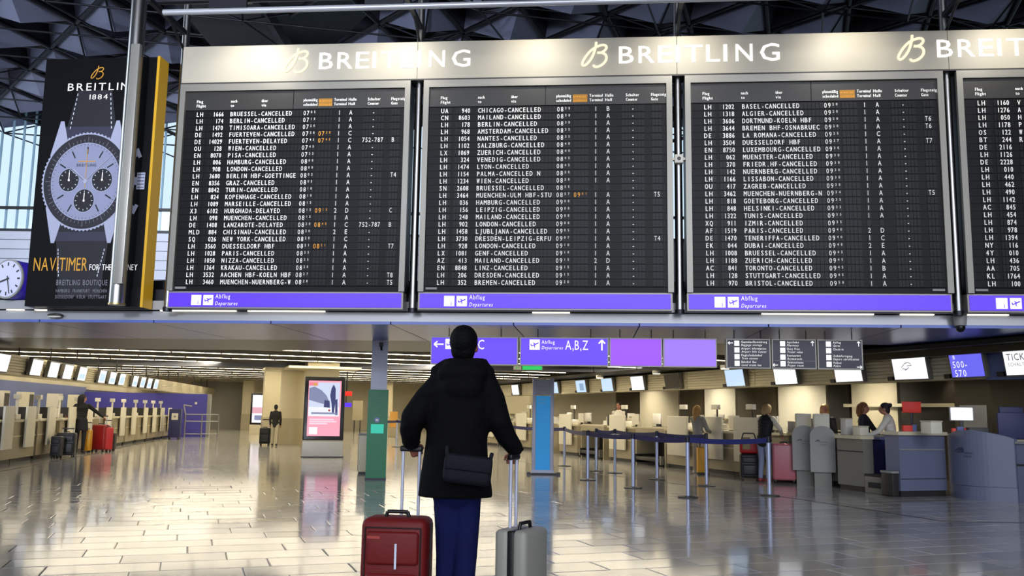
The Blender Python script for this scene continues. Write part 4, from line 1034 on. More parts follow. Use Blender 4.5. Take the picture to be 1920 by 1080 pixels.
for k_, s_ in enumerate((3.4, 7.0, 10.6, 14.5, 19)):  # lamps and fittings added to brighten the staffed desks
    q = RW(1.0, s_, 2.5); lamp('desk_fill', 'SPOT', q, q + Vector((0, 0, -1)) - RX*.1, 190, (1, .92, .76), spot_size=R(140), spot_blend=.8, shadow_soft_size=.1)
    o = thing('downlight', q, -HR, f'added downlight behind the slatted fascia above the staffed desks, {ORD[k_]} from the open gap', 'light', 'added downlights above the staffed desks')
    b = MB(); b.tube((0, 0, .03), (0, 0, .12), .12, white_case, 16); b.build('housing', o)
    b = MB(); b.tube((0, 0, .02), (0, 0, .03), .1, mat('warm_bulb', '#ffe9b8', .5, emit=8), 16); b.build('bulb', o)
for k_, s_ in enumerate((5.3, 8.4, 12.5, 17)):  # more added lamps, to lift the dim back office
    q = RW(3.1, s_, 2.5); lamp('office_fill', 'SPOT', q, q + Vector((0, 0, -1)) + RX*.5, 200, (1, .92, .74), spot_size=R(130), spot_blend=.8, shadow_soft_size=.1)
    o = thing('downlight', q, -HR, f'added downlight deep in the back office of the staffed desks, {ORD[k_]} from the open gap', 'light', 'added back office downlights')
    b = MB(); b.tube((0, 0, .03), (0, 0, .12), .12, white_case, 16); b.build('housing', o)
    b = MB(); b.tube((0, 0, .02), (0, 0, .03), .1, mat('warm_bulb', '', .5), 16); b.build('bulb', o)
for k_, s_ in enumerate((.5, 4.5, 8.5, 13, 18)):  # added lamps that make up for weaker tubes over this row
    q = LW(-1.4, s_, 2.55); lamp('desk_fill', 'SPOT', q, q + Vector((0, 0, -1)) + LX*.4, 130, (1, .93, .78), spot_size=R(140), spot_blend=.8, shadow_soft_size=.1)
    o = thing('downlight', q, -HL, f'added downlight behind the fascia of the blue backed row, {ORD[k_]} from the near end', 'light', 'added downlights above the blue backed row')
    b = MB(); b.tube((0, 0, .03), (0, 0, .12), .12, white_case, 16); b.build('housing', o)
    b = MB(); b.tube((0, 0, .02), (0, 0, .03), .1, mat('warm_bulb', '', .5), 16); b.build('bulb', o)
for s_, x in ((2.9, 4.0), (-1.3, 3.8)):
    q = RW(x, s_, 2.45); lamp('downlight_lamp', 'SPOT', q, q + Vector((.0, 0, -1)) + RX*.2, 60, (1, .9, .68), spot_size=R(95), spot_blend=.5, shadow_soft_size=.08)
    o = thing('downlight', q, -HR, 'warm round downlight ' + ('over the staff behind the rounded machines' if s_ > 0 else 'over the office behind the curved desk'), 'light')
    b = MB(); b.tube((0, 0, 0.02), (0, 0, .17), .14, white_case, 20); b.build('housing', o)
    b = MB(); b.tube((0, 0, .0), (0, 0, .02), .12, mat('warm_bulb', '#ffe9b8', .5, emit=8), 20); b.build('bulb', o)
# coloured blocks in the office
red = mat('office_red', '#d83426', .5, emit=.15)
def small(name, at_, rz, boxes, label, cat):
    o = thing(name, at_, rz, label, cat)
    for nm, bx, m in boxes:
        b = MB(); b.box(*bx, m, .008); b.build(nm, o)
    return o
q = YP(1709, 764, 17.6); small('red_sign', q, R(-10), [('sign_face', (-.17, .17, -.03, .03, -.1, .11), red), ('bracket', (-.02, .02, .0, .06, -.5, -.08), dsteel)], 'bright red square sign behind the counters beside the brown column', 'sign')
q = YP(1709, 787, 17.4); small('red_box', Vector((q.x, q.y, 1.0)), R(-10), [('body', (-.17, .0, -.06, .06, .06, .22), red), ('blue_part', (.0, .08, -.05, .05, .06, .24), blue_wall), ('foot', (-.15, .1, -.05, .05, 0, .06), charcoal)], 'small red and blue box below the red sign', 'box')
q = YP(1803, 776, 16.2); small('counter_monitor', Vector((q.x, q.y, q.z)), R(-14), [('screen', (-.18, .18, -.02, .0, -.11, .11), screen), ('case', (-.2, .2, .0, .04, -.125, .125), grey_case), ('stand', (-.03, .03, .02, .05, -.35, -.1), charcoal)], 'white computer monitor standing behind the curved desk', 'monitor')
q = YP(1800, 792, 16.2); small('red_holder', Vector((q.x, q.y, 1.02)), R(-14), [('left_side', (-.14, -.08, -.05, .05, 0, .17), red), ('right_side', (.06, .14, -.05, .05, 0, .17), red), ('middle', (-.06, .05, -.04, .04, 0, .2), blue_wall)], 'pair of red holders under the monitor on the curved desk', 'holder')
q = YP(1832, 792, 16.0); small('dark_printer', Vector((q.x, q.y, 1.02)), R(-14), [('body', (-.16, .16, -.1, .15, 0, .19), charcoal), ('tray', (-.12, .12, -.16, -.1, .04, .07), black)], 'black printer next to the red holders on the curved desk', 'printer')
q = YP(1895, 780, 15.9); small('blue_chair_back', Vector((q.x, q.y, .98)), R(-14), [('backrest', (-.22, .25, -.03, .05, .05, .5), navy), ('headrest', (-.18, .2, -.02, .06, .42, .6), navy), ('support', (-.03, .03, .05, .1, -.98, .3), charcoal)], 'dark blue chair back rising over the counter at the picture edge', 'chair')
q = RW(4.0, -2.6); small('office_window', Vector((q.x, q.y, 0)), -HR - R(90), [('pane', (-.9, .9, -.02, .02, 1.2, 2.3), mat('blue_pane', '#5468a8', .2, emit=.25)), ('frame', (-1.0, -.9, -.05, .05, 0, 2.4), grey_case)], 'blue tinted office glazing at the picture edge above the curved desk', 'window')
# office clutter: screens, boxes along the back of the staffed row
cl_m = [slab_w, white_case, beige_l, charcoal, beige_l, slab_w]
for i in range(26):
    s_ = 4.2 + i*.85 + random.uniform(-.15, .15); kind = i % 3; q = RW(1.25 + (i % 2)*.5, s_)
    pos = f'{["nearest","second","third","fourth","fifth","sixth","seventh","eighth","ninth"][i//3]} from the open counter gap'
    if kind == 0: small('office_chair', q, -HR + R(70), [('backrest', (-.2, .2, -.04, .04, .95, 1.32), charcoal), ('seat', (-.22, .22, .0, .42, .45, .52), charcoal), ('stem', (-.03, .03, .18, .24, .08, .45), dsteel), ('foot', (-.25, .25, -.0, .42, 0, .07), dsteel)], 'dark office chair behind the staffed desks, ' + pos, 'chair')['group'] = 'office chairs behind the staffed desks'
    elif kind == 1: small('paper_shelf', q, -HR + R(85), [('body', (-.3, .3, -.15, .2, 0, 1.12), cl_m[i % 6]), ('paper_stack', (-.2, .2, -.1, .12, 1.12, 1.24), slab_w), ('top_tray', (-.25, .1, -.12, .1, 1.24, 1.29), beige)], 'cream back shelf with paper stacks behind the staffed desks, ' + pos, 'shelf')['group'] = 'back shelves behind the staffed desks'
    else: small('desk_terminal', q, -HR + R(95), [('stand', (-.2, .2, -.2, .2, 0, 1.0), beige), ('screen_back', (-.2, .2, -.03, .03, 1.08, 1.38), white_case), ('neck', (-.03, .03, -.02, .02, .98, 1.1), charcoal), ('base', (-.12, .12, -.1, .1, 1.0, 1.02), charcoal)], 'white backed computer terminal behind the staffed desks, ' + pos, 'terminal')['group'] = 'terminals behind the staffed desks'
# small things on the counters at the right
for i, (px, s_, x, m, h, w, lb) in enumerate(((0, 1.3, .3, slab_w, .16, .2, 'near the open gap'), (0, 1.75, .35, white_case, .3, .16, 'behind the nearer rounded machine'), (0, 2.6, .3, slab_w, .12, .25, 'between the two rounded machines'), (0, 3.3, .3, grey_case, .22, .2, 'above the pink suitcase'), (0, -.45, .3, slab_w, .2, .24, 'on the short counter unit'))):
    small('counter_box', RW(x, s_, 1.1 if s_ < 0 else 1.02), -HR, [('body', (-w/2, w/2, -w/2, w/2, 0, h), m), ('lid', (-w/2-.01, w/2+.01, -w/2-.01, w/2+.01, h, h+.02), beige_l)], 'small pale box on the grey counter, ' + lb, 'box')
# yellow posts
yel = mat('yellow_post', '#e0b020', .4, emit=.08)
for px, py, lb, s_ in ((1053, 849, 'yellow round headed stand between the blue totem and the queue belts', 1), (1292, 868, 'yellow sign stick near the blonde traveller', .98)):
    q = G(px, py); o = thing('yellow_stand', (q.x, q.y, 0), 0, lb, 'stand')
    b = MB(); b.tube((0, 0, .02), (0, 0, .42), .03, charcoal, 10); b.tube((0, 0, 0), (0, 0, .03), .14, charcoal, 16); b.build('foot', o)
    b = MB(); b.box(-.05, .05, -.03, .03, .4, .98, yel, .01); b.build('post', o)
    b = MB(); b.tube((0, -.03, 1.05), (0, .03, 1.05), .1, yel, 18); b.build('round_head', o)

# ================================================================ queue posts and belts
def qpost():
    o = thing('queue_post', (0,0,0), 0, 'x', 'barrier post')
    b = MB(); b.tube((0, 0, .02), (0, 0, .93), .033, post_m, 16); b.build('tube', o)
    b = MB(); b.tube((0, 0, 0), (0, 0, .015), .17, charcoal, 24); b.tube((0, 0, .015), (0, 0, .03), .17, dsteel, 24, .05); b.build('base', o)
    b = MB(); b.tube((0, 0, .90), (0, 0, 1.0), .038, dsteel, 16); b.tube((0, 0, 1.0), (0, 0, 1.012), .038, steel, 16, .02); b.build('head', o)
    return o
QP = {'a': (1443, 930, 'silver belt post in front of the woman in the black vest'), 'b': (1290, 933, 'silver belt post in the front row left of the one by the black vest'), 'c': (1187, 915, 'silver belt post, second in the front row from the blue totem'), 'd': (1102, 900, 'silver belt post, first in the front row from the blue totem'),
      'e': (1325, 911, 'silver belt post standing behind the blonde traveller\'s queue lane'), 'f': (1232, 899, 'silver belt post in the back row between front posts'), 'g': (1153, 887, 'thin silver belt post in the back row near the white desk panel'), 'h': (1118, 883, 'pale silver belt post at the start of the back row'), 'i': (1058, 874, 'far silver belt post beside the yellow round headed stand'), 'j': (955, 862, 'silver belt post at the man\'s right sleeve')}
p0 = qpost(); qpos = {}
for i, (k, (px, py, lb)) in enumerate(QP.items()):
    o = p0 if i == 0 else copy_tree(p0); q = G(px, py); o.location = (q.x, q.y, 0); o['label'] = lb; o['group'] = 'belt posts of the queue lanes'; qpos[k] = q
def belt(a, c, lb, w=.085, z=.94, sag=.03):
    a, c = Vector((a.x, a.y, 0)), Vector((c.x, c.y, 0)); d = (c-a); L = d.length; d = d/L; nrm = Vector((-d.y, d.x, 0))*.003; vs = []; n = 10
    for i in range(n+1):
        t = i/n; p = a + d*(.035 + (L-.07)*t); zz = z - sag*4*t*(1-t)
        vs += [p-nrm+Vector((0,0,zz-w/2)), p-nrm+Vector((0,0,zz+w/2)), p+nrm+Vector((0,0,zz+w/2)), p+nrm+Vector((0,0,zz-w/2))]
    b = MB(); b.add(vs, [(4*i+k, 4*i+4+k, 4*i+4+(k+1) % 4, 4*i+(k+1) % 4) for i in range(n) for k in range(4)] + [(0,1,2,3), (4*n+3, 4*n+2, 4*n+1, 4*n)], belt_b)
    tag(b.build('queue_belt'), lb, 'barrier belt', 'blue queue belts')
for a, c, lb in (('d', 'c', 'blue queue belt between the first two front posts past the totem'), ('c', 'b', 'blue queue belt between the second and third front posts'), ('b', 'a', 'blue queue belt ending in front of the black vest'), ('h', 'g', 'blue queue belt at the start of the back row'), ('g', 'f', 'blue queue belt in the middle of the back row'), ('f', 'e', 'blue queue belt at the near end of the back row'), ('i', 'd', 'blue queue belt from the yellow stand to the front row'), ('j', 'i', 'blue queue belt passing behind the blue totem')):
    belt(qpos[a], qpos[c], lb)
q1, q2 = G(800, 850), G(955, 862)
# distant lane left of the man
o = copy_tree(p0); q = G(743, 838); o.location = (q.x, q.y, 0); o['label'] = 'distant silver belt post between the green column and the man'
o = copy_tree(p0); q2_ = G(690, 832); o.location = (q2_.x, q2_.y, 0); o['label'] = 'distant silver belt post hidden beside the green column'
belt(q2_, q, 'distant blue queue belt behind the green column', w=.09); belt(q, G(840, 842), 'distant blue queue belt running behind the man', w=.09)
# distant red and purple lit signs, cabinets
q = YP(650, 738, 40); o = small('lit_sign', q, 0, [('sign_face', (-.24, .24, -.02, .02, -.1, .1), mat('red_lit', '#f02418', .4, emit=1)), ('rod', (-.02, .02, .0, .04, .1, 3.4-q.z), dsteel)], 'small glowing red sign above distant travellers', 'sign')
q = YP(648, 759, 40); o = small('lit_sign', q, 0, [('sign_face', (-.26, .26, -.02, .02, -.09, .09), purple), ('rod', (-.02, .02, .05, .09, .0, 3.4-q.z), dsteel)], 'small glowing purple sign below the red one', 'sign')
q = G(669, 812); small('info_stand', q, R(10), [('cabinet', (-.3, .3, 0, .3, .75, 1.9), beige), ('leg', (-.2, -.14, 0, .1, 0, .75), dsteel), ('leg', (.14, .2, 0, .1, 0, .75), dsteel)], 'brown upright stand on legs near the distant travellers', 'stand')
q = G(737, 820); small('service_stand', q, R(10), [('body', (-.25, .25, 0, .5, 0, .9), beige), ('poster', (-.2, .2, -.02, 0, .5, 1.3), mat('orange_card', '#c8943c', .5)), ('top', (-.28, .28, -.02, .5, .9, .94), beige_l)], 'small stand with an orange card between the green column and the man', 'stand')

# ================================================================ luggage
def luggage(name, loc_, rz, w, d, h, m, label, handle=.35, hard=True, front=None, gap=None, tubes=None, wheels=.045, toff=0):
    o = thing(name, loc_, rz, label, 'suitcase'); z0 = .06 if wheels else 0; bv = .045 if w > .3 else .03
    if hard:
        b = MB(); b.box(-w/2, w/2, -d/2, -.012, z0, z0+h, m, bv); b.box(-w/2, w/2, .012, d/2, z0, z0+h, m, bv); b.build('shell', o)
        b = MB(); b.box(-w/2+.006, w/2-.006, -.022, .022, z0+.006, z0+h-.006, black, .01); b.build('zip_band', o)
    else:
        b = MB(); b.box(-w/2, w/2, -d/2, d/2, z0, z0+h, m, bv); b.build('shell', o)
        b = MB(); b.box(-w/2+.04, w/2-.04, -d/2-.035, -d/2+.02, z0+.06, z0+h*.56, m, .03); b.build('front_pocket', o)
        b = MB(); b.box(-w/2+.04, w/2-.04, -d/2-.02, -d/2+.02, z0+h*.62, z0+h-.07, m, .02); b.build('front_pocket', o)
        b = MB(); b.box(-w/2-.004, w/2+.004, -.012, .012, z0+.03, z0+h-.03, black); b.path([(-w/2+.03, -d/2-.003, z0+.05), (-w/2+.03, -d/2-.003, z0+h-.05), (w/2-.03, -d/2-.003, z0+h-.05), (w/2-.03, -d/2-.003, z0+.05)], .004, black, 6); b.build('zip', o)
    for x in (-w/2+.05, w/2-.05):
        for y in (-d/2+.04, d/2-.04):
            b = MB(); b.tube((x-.014, y, .03), (x+.014, y, .03), .03, rubber, 14); b.box(x-.02, x+.02, y-.02, y+.02, .045, z0+.02, charcoal); b.build('wheel', o)
    b = MB(); b.path([(-.07, -.02, z0+h-.005), (-.06, -.02, z0+h+.03), (.06, -.02, z0+h+.03), (.07, -.02, z0+h-.005)], .011, black); b.build('carry_handle', o)
    if handle:
        t = tubes or w*.28
        b = MB(); b.tube((toff-t, d/2-.05, z0+h-.02), (toff-t, d/2-.05, z0+h+handle), .0095, mat('chrome', '#d4d8ea', .25, .3), 12); b.tube((toff+t, d/2-.05, z0+h-.02), (toff+t, d/2-.05, z0+h+handle), .0095, mat('chrome', '', 0), 12); b.build('telescopic_handle', o, label='shiny silver pull handle')
        b = MB(); b.box(toff-t-.02, toff+t+.02, d/2-.067, d/2-.033, z0+h+handle-.012, z0+h+handle+.022, black, .01); b.build('grip', o)
    return o
red_f = mat('red_fabric', '#700706', .6, noise=.12, nscale=6, bump=.15)
MY = 5.4
q = YP(746, 1000, MY+.02)
rs_ = luggage('suitcase', (q.x, q.y, 0), R(-6), .385, .26, .675, red_f, 'large red soft suitcase held in the man\'s left hand', .385, False, tubes=.05, toff=.05)
b = MB(); b.box(.018, .03, -.155, -.148, .46, .60, mat('chrome', '', 0)); b.build('zip_puller', rs_, label='silver zip puller')
b = MB(); b = MB(); b.box(-.145, -.07, -.153, -.148, .625, .64, mat('red_label', '#b03c34', .5)); b.build('name_badge', rs_)
grey_hard = mat('grey_hard', '#9c9a90', .38, noise=.04, nscale=5)
q = YP(978, 1020, MY)
luggage('suitcase', (q.x, q.y, 0), R(62), .30, .205, .625, grey_hard, 'light grey hard suitcase held in the man\'s right hand', .40, True, tubes=.036, toff=-.012)
# luggage at the desks
luggage('suitcase', RC(1468, -.12), R(-12), .46, .3, .74, mat('pink_hard', '#b0606a', .35, noise=.05), 'pink hard suitcase standing beside the woman in the black vest', .0)
luggage('suitcase', G(186, 847), R(-6), .42, .3, .74, mat('dark_red_hard', '#8e0f10', .35), 'dark red suitcase in the group by the woman in black', .25)
luggage('suitcase', G(161, 849), R(10), .24, .24, .60, mat('yellow_hard', '#d29a18', .4), 'yellow suitcase half hidden by the dark red one', .2)
luggage('suitcase', G(199, 847), R(30), .3, .22, .66, mat('crimson_hard', '#b82828', .35), 'narrow crimson suitcase against the dark red one', .2)
luggage('suitcase', G(206, 846), R(10), .3, .22, .48, mat('brown_case', '#3a342c', .5), 'small dark brown suitcase at the end of the red group', .0)
def LC(px, x):
    r_ = ray(px, 800); a_ = LW(x, 0); det = LY.x*(-r_.y) + r_.x*LY.y; s_ = (-a_.x*(-r_.y) - r_.x*a_.y)/det
    return a_ + LY*s_
luggage('suitcase', LC(127, .42), R(14), .46, .3, .58, mat('black_case', '#101014', .5, noise=.2), 'black suitcase with straps beside the woman in black', .1, False)
luggage('suitcase', LC(110, .34), R(8), .26, .26, .5, mat('black_case2', '#17171d', .55), 'second smaller black suitcase nearest the desk', .0, False)
luggage('suitcase', G(496, 835), R(4), .38, .26, .58, mat('black_case', '', 0), 'black trolley pulled by the distant walking traveller', .3, False)
luggage('suitcase', RC(1404, -.45), R(-8), .40, .26, .5, mat('black_case', '', 0), 'black trolley with a red bag on top beside the black vest', .25, False)
o = thing('red_bag', RC(1404, -.45) + Vector((0, 0, .565)), R(-14), 'red and black shoulder bag lying on the black trolley', 'bag')
b = MB(); b.box(-.2, .2, -.13, .13, 0, .26, mat('bag_red', '#a81414', .5), .05); b.build('body', o); b = MB(); b.box(-.14, .02, -.15, -.12, .08, .34, mat('bag_tan', '#8a7a50', .6), .02); b.build('pocket', o); b = MB(); b.path([(-.18, 0, .2), (-.12, 0, .42), (.1, 0, .42), (.17, 0, .2)], .014, black); b.build('strap', o)
o = thing('yellow_bag', RC(1318, -.5), R(0), 'yellow bag standing on the floor behind the blonde traveller', 'bag')
b = MB(); b.box(-.12, .12, 0, .22, .02, .62, mat('bag_yellow', '#d49a10', .5), .03); b.build('body', o); b = MB(); b.path([(-.06, .1, .6), (-.05, .1, .72), (.05, .1, .72), (.06, .1, .6)], .01, charcoal); b.build('handle', o); b = MB(); b.box(-.13, .13, -.01, .23, 0, .05, charcoal, .01); b.build('bottom', o)

# ================================================================ people
def remesh(mb, vox, name, mats, parent=None, smooth=4, label=None):
    me = mb.mesh('tmp'); me.materials.clear(); o = bpy.data.objects.new('tmp', me); S.collection.objects.link(o)
    r = o.modifiers.new('r', 'REMESH'); r.mode = 'VOXEL'; r.voxel_size = vox; r.use_smooth_shade = True
    s_ = o.modifiers.new('s', 'SMOOTH'); s_.iterations = smooth; s_.factor = .5
    bpy.context.view_layer.update()
    m2 = bpy.data.meshes.new_from_object(o.evaluated_get(bpy.context.evaluated_depsgraph_get())); m2.name = name
    bpy.data.objects.remove(o); bpy.data.meshes.remove(me)
    m2.materials.clear(); m2.materials.append(mats)
    for p in m2.polygons: p.use_smooth = True; p.material_index = 0
    return link(name, m2, parent, None, label)
def limb(b, pts, rs, m=None, n=12):
    m = m or skin
    for i, (p, r) in enumerate(zip(pts, rs)):
        b.ell(p, r, r, r, m, 12, 8)
        if i: b.tube(pts[i-1], p, rs[i-1], m, n, r)
def tor(b, rings, m=None, n=24):
    """lofted torso: rings of (x, y, z, rx, ry)"""
    m = m or skin; vs = []
    for x, y, z, rx, ry in rings: vs += [(x + rx*math.cos(2*math.pi*i/n), y + ry*math.sin(2*math.pi*i/n), z) for i in range(n)]
    k = len(rings); fs = [(j*n+i, j*n+(i+1) % n, (j+1)*n+(i+1) % n, (j+1)*n+i) for j in range(k-1) for i in range(n)]
    up = rings[-1][2] > rings[0][2]
    fs += [tuple(range(n-1, -1, -1)), tuple(range((k-1)*n, k*n))]
    if not up: fs = [f[::-1] for f in fs]
    b.add(vs, fs, m, True)
def hand(b, w, d, out, s=1, curl=R(55), side=1):
    """palm from wrist w along d; out is the back-of-hand normal; fingers curl against it"""
    d = d.normalized(); out = (out - d*out.dot(d)).normalized(); sx = d.cross(out)*side
    pc = w + d*.045*s
    for t in (-1, -.33, .33, 1): limb(b, [w + sx*t*.014*s, w + d*.085*s + sx*t*.028*s], [.014*s, .012*s])
    for t, L, in ((-1, .068), (-.33, .078), (.33, .072), (1, .056)):
        p = w + d*.088*s + sx*t*.029*s; a = 0; pts = [p]
        for seg in (.45, .32, .23):
            a += curl; dd = d*math.cos(a) - out*math.sin(a); p = p + dd*L*seg*s; pts.append(p)
        limb(b, pts, [.0098*s, .0092*s, .0085*s, .0075*s], n=8)
    p = w + d*.02*s - sx*.022*s; limb(b, [p, p - sx*.03*s + d*.025*s - out*.012*s, p - sx*.028*s + d*.055*s - out*.03*s], [.014*s, .011*s, .009*s], n=8)
def head_(b, c, s=1, yaw=0, pit=0):
    q = Matrix.Rotation(yaw, 3, 'Z') @ Matrix.Rotation(pit, 3, 'X'); T = lambda x, y, z: c + q @ Vector((x, y, z))*s
    b.ell(T(0, -.01, .02), .076*s, .096*s, .10*s, skin, 20, 14, q); b.ell(T(0, .025, -.045), .055*s, .065*s, .072*s, skin, 16, 10, q)
    limb(b, [T(0, .095, .0), T(0, .108, -.03)], [.009*s, .014*s], n=8); b.ell(T(0, .082, -.062), .024*s, .012*s, .01*s, skin, 10, 6, q)
    for sx in (-1, 1): b.ell(T(.078*sx, .0, -.01), .010*s, .02*s, .032*s, skin, 10, 8, q); b.ell(T(.03*sx, .082, .028), .018*s, .01*s, .008*s, skin, 8, 6, q)
    return T
def face_parts(T, s, o):
    for sx in (-1, 1):
        b = MB(); b.ell(T(.031*sx, .083, .005), .012*s, .008*s, .007*s, mat('eye_dark', '#201510', .3), 10, 6); b.build('eye', o)
    b = MB(); b.ell(T(0, .091, -.064), .022*s, .007*s, .007*s, mat('lips', '#8c4a40', .5), 10, 6); b.build('mouth', o)
def person(loc_, rz, label, ht=1.7, top='#222', bot='#333', shoe='#151515', hair='#1a1410', hairlen=0, lean=0, la=None, ra=None, vest=None, skirt=False, topname='jacket', vox=.013, step=.0, yaw=0, pit=0, sk=None, bun=False, long_coat=0, seated=False):
    """standing figure looking along its local +y; arms given as (elbow, wrist) for a 1.75 m body"""
    o = thing('person', loc_, rz, label, 'person'); s = ht/1.75; V = Vector; sn = math.sin(lean); cs_ = math.cos(lean)
    def up(x, y, z):                                  # bend above the hips
        if z <= .95: return V((x, y, z))*s
        dz = z-.95; return V((x, y*cs_ + dz*sn, .95 + dz*cs_ - y*sn))*s
    sh = [up(-.17, 0, 1.41), up(.17, 0, 1.41)]
    la = la or ((-.22, -.02, 1.13), (-.21, .08, .88)); ra = ra or ((.22, -.02, 1.13), (.21, .08, .88))
    L = [sh[0]] + [V(p)*s for p in la]; Rr = [sh[1]] + [V(p)*s for p in ra]
    hips = [V((-.085, 0, .90))*s, V((.085, 0, .90))*s]; kn = [V((-.095, .03+step, .49))*s, V((.095, .03-step, .49))*s]; an = [V((-.095, step-.02, .09))*s, V((.095, -step-.02, .09))*s]
    def torso(b, g):
        rr = [(0, 0, .84, .13, .09), (0, 0, .92, .155, .11), (0, 0, 1.06, .13, .095), (0, 0, 1.2, .145, .105), (0, -.005, 1.34, .165, .11), (0, -.01, 1.42, .13, .085), (0, -.01, 1.47, .06, .055)]
        for a, c in zip(rr, rr[1:]):
            for t in (0, .5):
                x, y, z, rx, ry = [p*(1-t) + q_*t for p, q_ in zip(a, c)]; p = up(x, y, z); b.ell(p, (rx+g)*s, (ry+g)*s, .075*s, skin, 18, 8, Matrix.Rotation(-lean, 3, 'X') if z > .95 else None)
    b = MB(); torso(b, -.012); hc = up(0, .01, 1.63); limb(b, [up(0, -.01, 1.44), up(0, 0, 1.56)], [.052*s, .05*s])
    T = head_(b, hc, s, yaw, pit - lean*.3)
    for P in (L, Rr): limb(b, P, [.05*s, .038*s, .026*s])
    for i in (0, 1):
        P = (L, Rr)[i]; hand(b, P[2], (P[2]-P[1]), V((0, 0, 1)) if abs((P[2]-P[1]).normalized().z) < .8 else V((0, -1, .2)), s, R(35), 1 if i else -1)
        limb(b, [hips[i], kn[i], an[i]], [.08*s, .052*s, .038*s]); limb(b, [an[i] - V((0, .02, .04))*s, an[i] + V((0, .13, -.055))*s], [.035*s, .028*s])
    remesh(b, vox*.8, 'body', sk or skin, o, 2); face_parts(T, s, o)
    tm = mat('cloth_'+top, top, .75, noise=.1, nscale=12); bt = mat('cloth_'+bot, bot, .75, noise=.1, nscale=12)
    b = MB(); torso(b, .014)
    for P in (L, Rr): limb(b, [P[0], P[1], P[1].lerp(P[2], .93)], [.068*s, .054*s, .043*s])
    if long_coat:
        tor(b, [(0, 0, (.92-long_coat)*s, .21*s, .15*s), (0, 0, .92*s, .18*s, .13*s), (0, 0, 1.02*s, .16*s, .12*s)])
    remesh(b, vox, topname, tm, o)
    if vest:
        b = MB(); torso(b, .034); remesh(b, vox, 'vest', mat('cloth_'+vest, vest, .7), o)
    b = MB()
    for i in (0, 1): limb(b, [hips[i], kn[i], an[i]+V((0, 0, .02))*s], [.095*s, .064*s, .05*s])
    b.ell(V((0, 0, .9))*s, .165*s, .115*s, .09*s, skin); remesh(b, vox, 'trousers', bt, o)
    for i in (0, 1):
        b = MB(); limb(b, [an[i]+V((0, -.025, -.035))*s, an[i]+V((0, .05, -.045))*s, an[i]+V((0, .13, -.052))*s], [.046*s, .043*s, .036*s]); remesh(b, vox, 'shoe', mat('shoe_'+shoe, shoe, .5), o, 2)
    b = MB(); q = Matrix.Rotation(yaw, 3, 'Z'); b.ell(T(0, -.022, .035), .087*s, .10*s, .10*s, skin, 18, 12, q); b.ell(T(0, -.06, -.03), .075*s, .055*s, .08*s, skin, 14, 8, q)
    if hairlen:
        limb(b, [T(0, -.07, .02), T(0, -.095, -.09), T(0, -.10, -.09-hairlen)], [.085*s, .075*s, .05*s]); 
        for sx in (-1, 1): limb(b, [T(.07*sx, -.02, .03), T(.078*sx, -.03, -.08), T(.06*sx, -.05, -.08-hairlen*.7)], [.03*s, .028*s, .02*s])
    if bun: b.ell(T(0, -.12, .07), .045*s, .045*s, .045*s, skin, 12, 8)
    hm = mat('hair_'+hair, hair, .6, noise=.3, nscale=40); remesh(b, vox*.9, 'hair', hm, o)
    return o
# -- woman in black at the left desks, seen from behind and turned to the desks
person(G(148, 850), R(20), 'person in black with long dark hair reaching out beside red and black suitcases', 1.68, '#0c0c10', '#101014', hair='#0a0808', hairlen=.18, la=((-.34, .06, 1.18), (-.42, .26, 1.12)), ra=((.38, .02, 1.24), (.58, .1, 1.08)), long_coat=.25, yaw=R(-60))
person(G(514, 836), R(8), 'person in dark jacket walking away with a black trolley by the cream pillars', 1.5, '#1c1a18', '#b0a890', hair='#14100c', step=.1)
person(G(652, 806), R(150), 'distant person in dark clothes under the small red sign', 1.7, '#1a1c28', '#20222c', step=.1, vox=.02)
person(G(662, 803), R(200), 'distant person with pale top beside the brown upright stand', 1.65, '#c8c0ac', '#30323c', vox=.02)
# -- right side
person(RC(1308, -.45), R(-52), 'blonde person in grey sweater and grey trousers at a check-in desk', 1.58, '#8d8c86', '#a39c90', shoe='#c8c4bc', hair='#b48a4c', hairlen=.16, la=((-.2, .2, 1.15), (-.12, .36, 1.06)), ra=((.22, .12, 1.12), (.14, .34, 1.06)))
person(RC(1432, -.42), R(-48), 'person in black vest, white sleeves and pale jeans leaning on the desk', 1.62, '#d4ccb8', '#8088a4', shoe='#8c2c30', hair='#a8895a', hairlen=.04, lean=R(14), vest='#0b0b12', la=((-.24, .24, 1.2), (-.16, .42, 1.08)), ra=((.26, .24, 1.18), (.18, .44, 1.06)), pit=R(-20))
pw = RW(.0, -.35)
person(RC(1674, 1.2), R(68), 'clerk in white blouse and black trousers with dark bun leaning over the desk', 1.66, '#dad6c8', '#08080c', hair='#0c0a0a', lean=R(12), bun=True, la=((-.2, .28, 1.15), (-.14, .52, 1.04)), ra=((.2, .3, 1.13), (.12, .55, 1.04)), topname='blouse')
def clerk(s_, x, rz, label, **k):
    return person(RW(x, s_), rz, label, **k)
q = YP(1620, 790, 18.3); person((q.x, q.y, 0), R(235), 'clerk in dark navy uniform with reddish brown hair facing the white blouse', 1.66, '#11131f', '#14161f', hair='#6a4220', hairlen=.06, yaw=R(10), la=((-.24, .14, 1.18), (-.14, .34, 1.06)))
q = YP(1546, 785, 19.0); person((q.x, q.y, 0), R(160), 'blonde clerk behind the rounded check-in machines', 1.62, '#15161c', '#15161c', hair='#a87c3c', hairlen=.1)
q = YP(1160, 780, 28.2); person((q.x, q.y, 0), R(150), 'dark haired clerk in white shirt behind the white panelled desk', 1.72, '#ddd8c8', '#1c1c24', hair='#14100e', topname='shirt')

